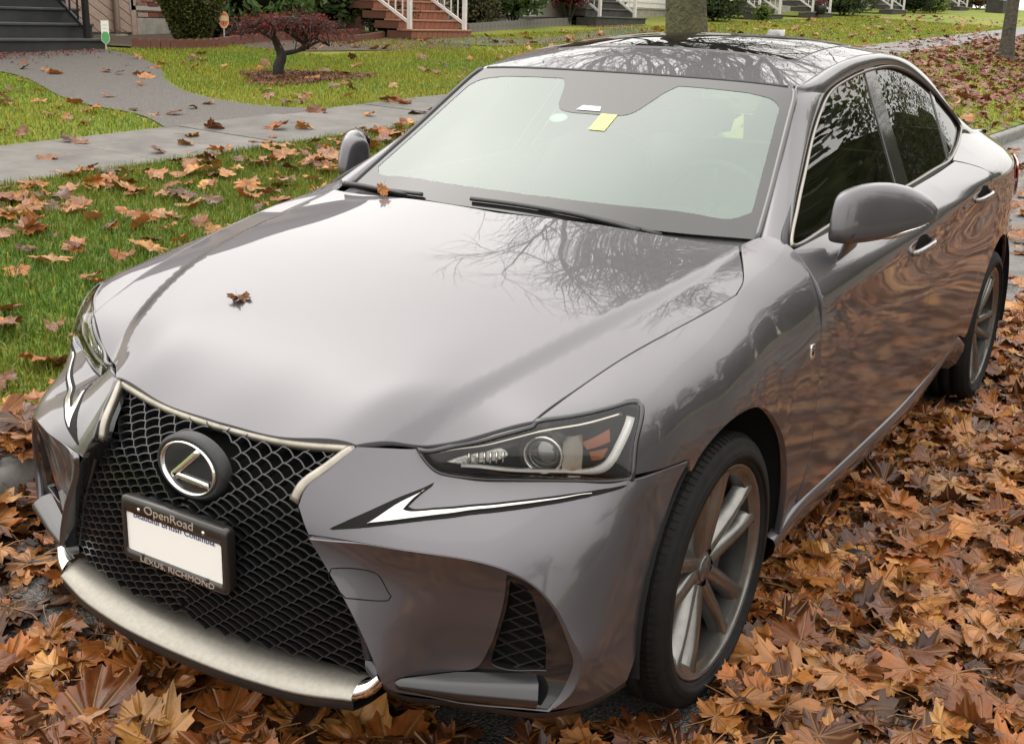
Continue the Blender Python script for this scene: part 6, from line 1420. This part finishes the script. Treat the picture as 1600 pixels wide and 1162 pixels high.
MANY=leaf_material('fallen_leaf_many',False)
lr=np.random.default_rng(101)
SHAPES=[leaf_shape(lr) for _ in range(30)];LOWS=[leaf_shape(lr,True) for _ in range(10)]
def attr_vec(me,loc):
    a=me.attributes.new('leafco','FLOAT_VECTOR','POINT');c=np.zeros((len(loc),3),np.float32);c[:,:2]=loc;a.data.foreach_set('vector',c.ravel())
SMESH=[]
for V,T,loc in SHAPES:
    me=fastmesh('fallen_leaf',V,T,SINGLE,True);attr_vec(me,loc);SMESH.append(me)
def ground_z(x,y):
    return np.where(y<-1.44,TZ(x,y),np.where(y<-1.29,.142,np.where(y>9.1,.13,0.0)))
# candidate leaves: x,y,z,size,tilt-matrix,shape,zone
CAND=[]
def scatter(n,xr,yr,size,zone,lay=.03,tilt=.35,dens=None,tone=None,seed=0,lift=0):
    rng=np.random.default_rng(200+seed);k=0;tries=0
    while k<n and tries<n*30:
        tries+=1;x=rng.uniform(*xr);y=rng.uniform(*yr)
        if dens is not None and rng.random()>dens(x,y): continue
        nx_,ny_=rng.normal(0,tilt),rng.normal(0,tilt);CAND.append((x,y,float(ground_z(x,y))+lift+lay*rng.random()**1.3,size*float(np.clip(rng.normal(1,.30),.38,1.55)),nx_,ny_,rng.uniform(0,2*PI),int(rng.integers(0,1000)),zone,tone if tone is not None else 0));k+=1
def under_car(x,y): return -3.6<x<.72 and abs(y)<.84
def ss(a,b,x): t=min(1,max(0,(x-a)/(b-a)));return t*t*(3-2*t)
def wheelfree(x,y):
    for wx in (0,-2.8):
        if abs(x-wx)<.26 and .60<abs(y)<.90: return False
    return True
# carpet along the driver's side
scatter(4500,(-9,1.6),(.72,2.6),.155,'side',.05,.15,lambda x,y:(1 if wheelfree(x,y) else 0)*(1-.93*ss(1.45+.10*math.sin(x*3),1.75+.12*math.sin(x*2.1),y-.10*max(0,-x-.8)))*(1-.75*ss(.35,.9,x)),seed=1)
scatter(3600,(-26,-6),(.6,6.0),.19,'side',.04,.15,lambda x,y:.10+.90*(1-ss(1.6,3.0,y-.10*max(0,-x-6))),seed=2)
scatter(600,(-30,-2.5),(1.6,8.6),.18,'side',.02,.25,lambda x,y:.12,seed=21)
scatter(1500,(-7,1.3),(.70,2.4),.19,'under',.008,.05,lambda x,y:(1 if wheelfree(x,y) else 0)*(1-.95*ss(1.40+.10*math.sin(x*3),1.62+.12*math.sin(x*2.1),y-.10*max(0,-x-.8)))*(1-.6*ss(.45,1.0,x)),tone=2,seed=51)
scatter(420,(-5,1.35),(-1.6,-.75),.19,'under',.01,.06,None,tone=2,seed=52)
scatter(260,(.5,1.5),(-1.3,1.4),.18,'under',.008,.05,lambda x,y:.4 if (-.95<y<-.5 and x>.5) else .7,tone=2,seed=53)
scatter(1500,(-6,1.3),(.75,2.5),.075,'under',.06,.35,lambda x,y:(1-.8*ss(1.6,2.0,y-.10*max(0,-x-.8))),seed=58)
scatter(500,(-2,1.4),(-1.7,.9),.07,'under',.04,.35,None,seed=59)
# before the grille and along the kerb
scatter(330,(.55,1.5),(-1.3,1.4),.18,'front',.03,.15,lambda x,y:(.5 if x>.95 else .7)*(.5 if (-.95<y<-.55 and x>.45) else 1),seed=3)
scatter(120,(.45,1.15),(-.45,.95),.19,'front',.04,.22,None,seed=31)
scatter(760,(-6,1.4),(-1.75,-.92),.19,'kerb',.09,.28,lambda x,y:.55 if y<-1.45 else 1,seed=4)
scatter(380,(-14,-4),(-1.7,-.9),.19,'kerb',.06,.4,None,seed=41)
scatter(420,(-3.6,.6),(-.9,.85),.18,'front',.03,.3,lambda x,y:1 if wheelfree(x,y) else 0,seed=5)
scatter(700,(-13,-3.7),(-1.3,.9),.18,'side',.03,.15,lambda x,y:.8,seed=55)
# verge, sidewalk, lawns
def clump(x,y):
    return .45+.6*max(0,math.sin(x*2.3+1.1*math.sin(y*1.9))*math.sin(y*2.7+1.3*math.sin(x*1.4)))
scatter(470,(-6.5,.9),(-4.8,-1.62),.175,'verge',.03,.28,clump,seed=6,lift=.025)
scatter(70,(-6.4,-1.2),(-4.95,-4.1),.20,'verge',.03,.28,lambda x,y:.9,seed=7,lift=.02)
scatter(34,(-10,-1.5),(-6.2,-4.95),.20,'sidewalk',.01,.25,None,seed=8,lift=.014)
scatter(26,(-9,-4.6),(-12.2,-6.3),.17,'path',.01,.25,None,seed=81,lift=.014)
scatter(80,(-5.2,-.5),(-9.5,-6.3),.19,'lawn',.02,.35,None,seed=9,lift=.02)
scatter(150,(-22,-6.3),(-11.5,-6.4),.17,'lawn',.02,.3,None,seed=10,lift=.02)
scatter(420,(-50,-16),(-11.5,-6.4),.18,'lawn',.02,.3,None,seed=11,lift=.02)
scatter(2600,(-36,-13),(-4.9,-1.5),.17,'redverge',.05,.35,lambda x,y:.12+.88*ss(-15.5,-19,x)*ss(-2.0,-2.6,y)**.5,tone=1,seed=12)
scatter(260,(-19,-8),(-4.8,-1.5),.19,'farverge',.04,.35,None,seed=13,lift=.02)
scatter(240,(-36,-15),(-6.2,-4.9),.17,'sidewalk',.01,.25,lambda x,y:.6,tone=1,seed=14,lift=.014)
rng=np.random.default_rng(777)
CP=np.array(CAM_P);Rv,Uv,Fv=CAMR,CAMU,CAMF
def seen(p):
    d=np.array(p)-CP;z=d@Fv
    if z<.3: return 0
    px,py=800+FPX*(d@Rv)/z,581-FPX*(d@Uv)/z
    if not(-20<px<1620 and -10<py<1190): return 0
    return 1/z
def car_hides(p):
    """rough: is the sight line blocked by the car's body box?"""
    p=np.array(p);
    for t in np.linspace(.02,.98,60):
        q=CP+(p-CP)*t
        if -3.6<q[0]<.74 and abs(q[1])<.80 and .26<q[2]<.66: return True
        if -3.4<q[0]<.2 and abs(q[1])<.6 and .26<q[2]<.9: return True
    return False
score=[]
for i,c in enumerate(CAND):
    s=seen(c[:3])*c[3]
    if s>0 and c[8] not in('redverge','under'): score.append((s,i))
score.sort(reverse=True)
top=[]
percap={'side':170,'front':50,'kerb':40,'verge':60,'sidewalk':10,'path':6,'lawn':14}
used={}
for s,i in score:
    zn=CAND[i][8]
    if zn in percap and used.get(zn,0)<percap[zn] and not car_hides(CAND[i][:3]):
        used[zn]=used.get(zn,0)+1;top.append(i)
    if len(top)>=300: break
tops=set(top)
def leaf_matrix(c):
    n_=Vector((c[4],c[5],1)).normalized();q=Vector((0,0,1)).rotation_difference(n_).to_matrix()@Matrix.Rotation(c[6],3,'Z');return q
LAB={'side':('maple leaf in the wet carpet of leaves along the driver side','leaves heaped beside the car'),'front':('maple leaf on the asphalt in front of the grille','leaves before the grille'),'kerb':('maple leaf piled along the kerb beside the passenger side','leaves piled at the kerb'),'verge':('maple leaf lying on the green verge between kerb and sidewalk','leaves on the verge'),'sidewalk':('maple leaf lying flat on the concrete sidewalk','leaves on the sidewalk'),'path':('leaf lying on the grey front path','leaves on the front path'),'lawn':('leaf lying on the lawn beyond the sidewalk','leaves on the lawn')}
for i in top:
    c=CAND[i];o=bpy.data.objects.new('fallen_leaf',SMESH[c[7]%len(SMESH)]);link(o);M=leaf_matrix(c).to_4x4();o.matrix_world=Matrix.Translation(c[:3])@M@Matrix.Scale(c[3],4)
    k=(c[7]//7)%8;o.material_slots[0].link='OBJECT';o.material_slots[0].material=TONED[k]
    sz_='large' if c[3]>.20 else 'small' if c[3]<.15 else 'middling'
    tag(o,sz_+' '+TWORD[k]+' '+LAB[c[8]][0],'leaf',LAB[c[8]][1])
def build_many(name,idx,label,cat='leaves'):
    Vs=[];Ts=[];Cs=[];Ls=[];n=0
    for i in idx:
        c=CAND[i];far=math.dist(c[:3],CAM_P)>7
        V,T,loc=(LOWS if far else SHAPES)[c[7]%(len(LOWS) if far else len(SHAPES))]
        M=np.array(leaf_matrix(c));Vs.append(V@M.T*c[3]+np.array(c[:3]));Ts.append(T+n);n+=len(V);Ls.append(loc)
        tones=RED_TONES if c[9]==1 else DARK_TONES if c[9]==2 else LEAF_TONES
        col=np.array(tones[int(rng.integers(0,len(tones)))])*rng.uniform(.75,1.25);Cs.append(np.tile(col,(len(V),1)))
    me=fastmesh(name,np.vstack(Vs),np.vstack(Ts),MANY,True,np.vstack(Cs));attr_vec(me,np.vstack(Ls))
    o=bpy.data.objects.new(name,me);link(o);tag(o,label,cat,kind='stuff');return o
rest=[i for i in range(len(CAND)) if i not in tops]
build_many('leaf_litter',[i for i in rest if CAND[i][8] in('side','front','kerb','under')],'wet brown maple leaf litter covering the road round the car')
build_many('lawn_leaf_litter',[i for i in rest if CAND[i][8] in('verge','farverge','sidewalk','path','lawn')],'scattered brown leaf litter on lawns and sidewalk')
build_many('red_leaf_litter',[i for i in rest if CAND[i][8]=='redverge'],'red leaf litter under the slim tree by the far sidewalk')
# fine red litter: ring below the weeping maple, by the steps
def red_ring(name,pts,label):
    V,T,c=leaf_cloud(pts,.045,np.random.default_rng(5),flat=2,aspect=.4,tones=np.array([(.19,.045,.04),(.13,.035,.03),(.24,.08,.05),(.10,.04,.03)]))
    o=bpy.data.objects.new(name,fastmesh(name,V,T,leafy('red_litter',(1,1,1),tl=.1),False,c));link(o);tag(o,label,'leaves',kind='stuff')
g=np.random.default_rng(6);n=3400;a=g.random(n)*2*PI;rr=np.sqrt(g.random(n))*(.85+.25*np.sin(a*3));px_=-8.55+1.05*rr*np.cos(a);py_=-8.25+.72*rr*np.sin(a)
red_ring('maple_litter',np.stack([px_,py_,TZ(px_,py_)+.02+.02*g.random(n)],1),'ring of tiny dark red leaves under the weeping maple')
n=1500;px_=g.uniform(-8.9,-5.9,n);py_=-12.3+np.abs(g.normal(0,.35,n));px_=np.where(g.random(n)<.6,-6.6+g.normal(0,.5,n),px_)
red_ring('step_litter',np.stack([px_,py_,TZ(px_,py_)+.02+.01*g.random(n)],1),'scatter of tiny crimson leaves at the foot of the charcoal steps')
n=700;px_=g.uniform(-25.5,-22.6,n);py_=g.uniform(-12.6,-11.9,n)
red_ring('bed_litter',np.stack([px_,py_,TZ(px_,py_)+.02+.01*g.random(n)],1),'strip of crimson leaves before the dark step flight')
# leaves lying on the car
def car_leaf(label,p,nrm,size,rot,k,curl=1):
    o=bpy.data.objects.new('fallen_leaf',SMESH[k]);link(o);q=Vector((0,0,1)).rotation_difference(Vector(nrm).normalized()).to_matrix().to_4x4()@Matrix.Rotation(rot,4,'Z')
    o.matrix_world=Matrix.Translation(p)@q@Matrix.Diagonal((size,size,size*curl,1));tag(o,label,'leaf')
hp_,hn_=on(S_HOOD,[(.357,-.262,.8)],.004);car_leaf('shrivelled brown leaf lying alone on the hood',hp_[0],(.3,.2,.9),.065,1.2,3,2.2)
car_leaf('rust brown leaf caught upright by the wiper at the windshield foot',(-.400,-.435,1.005),(.9,.35,.5),.06,.4,9,1.2)
# ============================================================ grass blades
def blades(name,n,xr,yr,h,w,label,col,seed,dens=None,avoid=None):
    rng=np.random.default_rng(seed);x=rng.uniform(*xr,n);y=rng.uniform(*yr,n)
    if avoid is not None: k=~avoid(x,y);x,y=x[k],y[k]
    n=len(x);z=TZ(x,y)-.006;a=rng.random(n)*2*PI;L_=h*rng.uniform(.5,1.35,n);W_=w*rng.uniform(.7,1.3,n);b=rng.normal(0,.55,n)
    dx,dy=np.cos(a),np.sin(a);ox,oy=-dy*W_/2,dx*W_/2
    P=np.zeros((n,5,3));bx,by=dx*b*L_,dy*b*L_
    P[:,0]=np.stack([x-ox,y-oy,z],1);P[:,1]=np.stack([x+ox,y+oy,z],1)
    P[:,2]=np.stack([x-ox*.8+bx*.35,y-oy*.8+by*.35,z+L_*.55],1);P[:,3]=np.stack([x+ox*.8+bx*.35,y+oy*.8+by*.35,z+L_*.55],1);P[:,4]=np.stack([x+bx,y+by,z+L_*(1-.25*np.abs(b))],1)
    T=np.array([(0,1,3),(0,3,2),(2,3,4)]);T=(np.arange(n)[:,None,None]*5+T[None]).reshape(-1,3)
    pt=.5+.5*np.sin(x*1.1+np.sin(y*.9)*1.3)*np.sin(y*1.3+np.sin(x*.7));dry=(rng.random(n)<.10+.12*pt)
    c=np.stack([.70+.55*pt,.95+.15*pt,.75+.1*pt],1)*rng.uniform(.55,1.35,n)[:,None];c[dry]=np.array([2.6,1.5,1.3])*rng.uniform(.5,1,dry.sum())[:,None]
    o=bpy.data.objects.new(name,fastmesh(name,P.reshape(-1,3),T,leafy('grass_'+name,col,tl=.3),False,np.repeat(c,5,0)));link(o);tag(o,label,'grass',kind='stuff')
def path_avoid(x,y):
    xl=np.interp(-y,[-p[1] for p in PATHL],[p[0] for p in PATHL]);xr=np.interp(-y,[-p[1] for p in PATHR],[p[0] for p in PATHR]);return ((x<xl+.02)&(x>xr-.02)&(y<-6.1))|((y<-4.88)&(y>-6.22))
blades('verge_grass',150000,(-7.5,1.2),(-4.93,-1.46),.052,.0055,'mossy green grass of the verge between kerb and sidewalk',(.13,.185,.026),301)
blades('lawn_grass',120000,(-14.5,-1.5),(-12.2,-6.15),.045,.009,'yellow green grass of the lawn beyond the sidewalk',(.21,.26,.036),302,avoid=lambda x,y:path_avoid(x,y)|((x<-11.2)&(y<-10.2)))
blades('far_grass',90000,(-42,-13),(-11.8,-1.6),.05,.018,'yellow green grass of the lawns farther up the street',(.23,.265,.038),303,avoid=path_avoid)
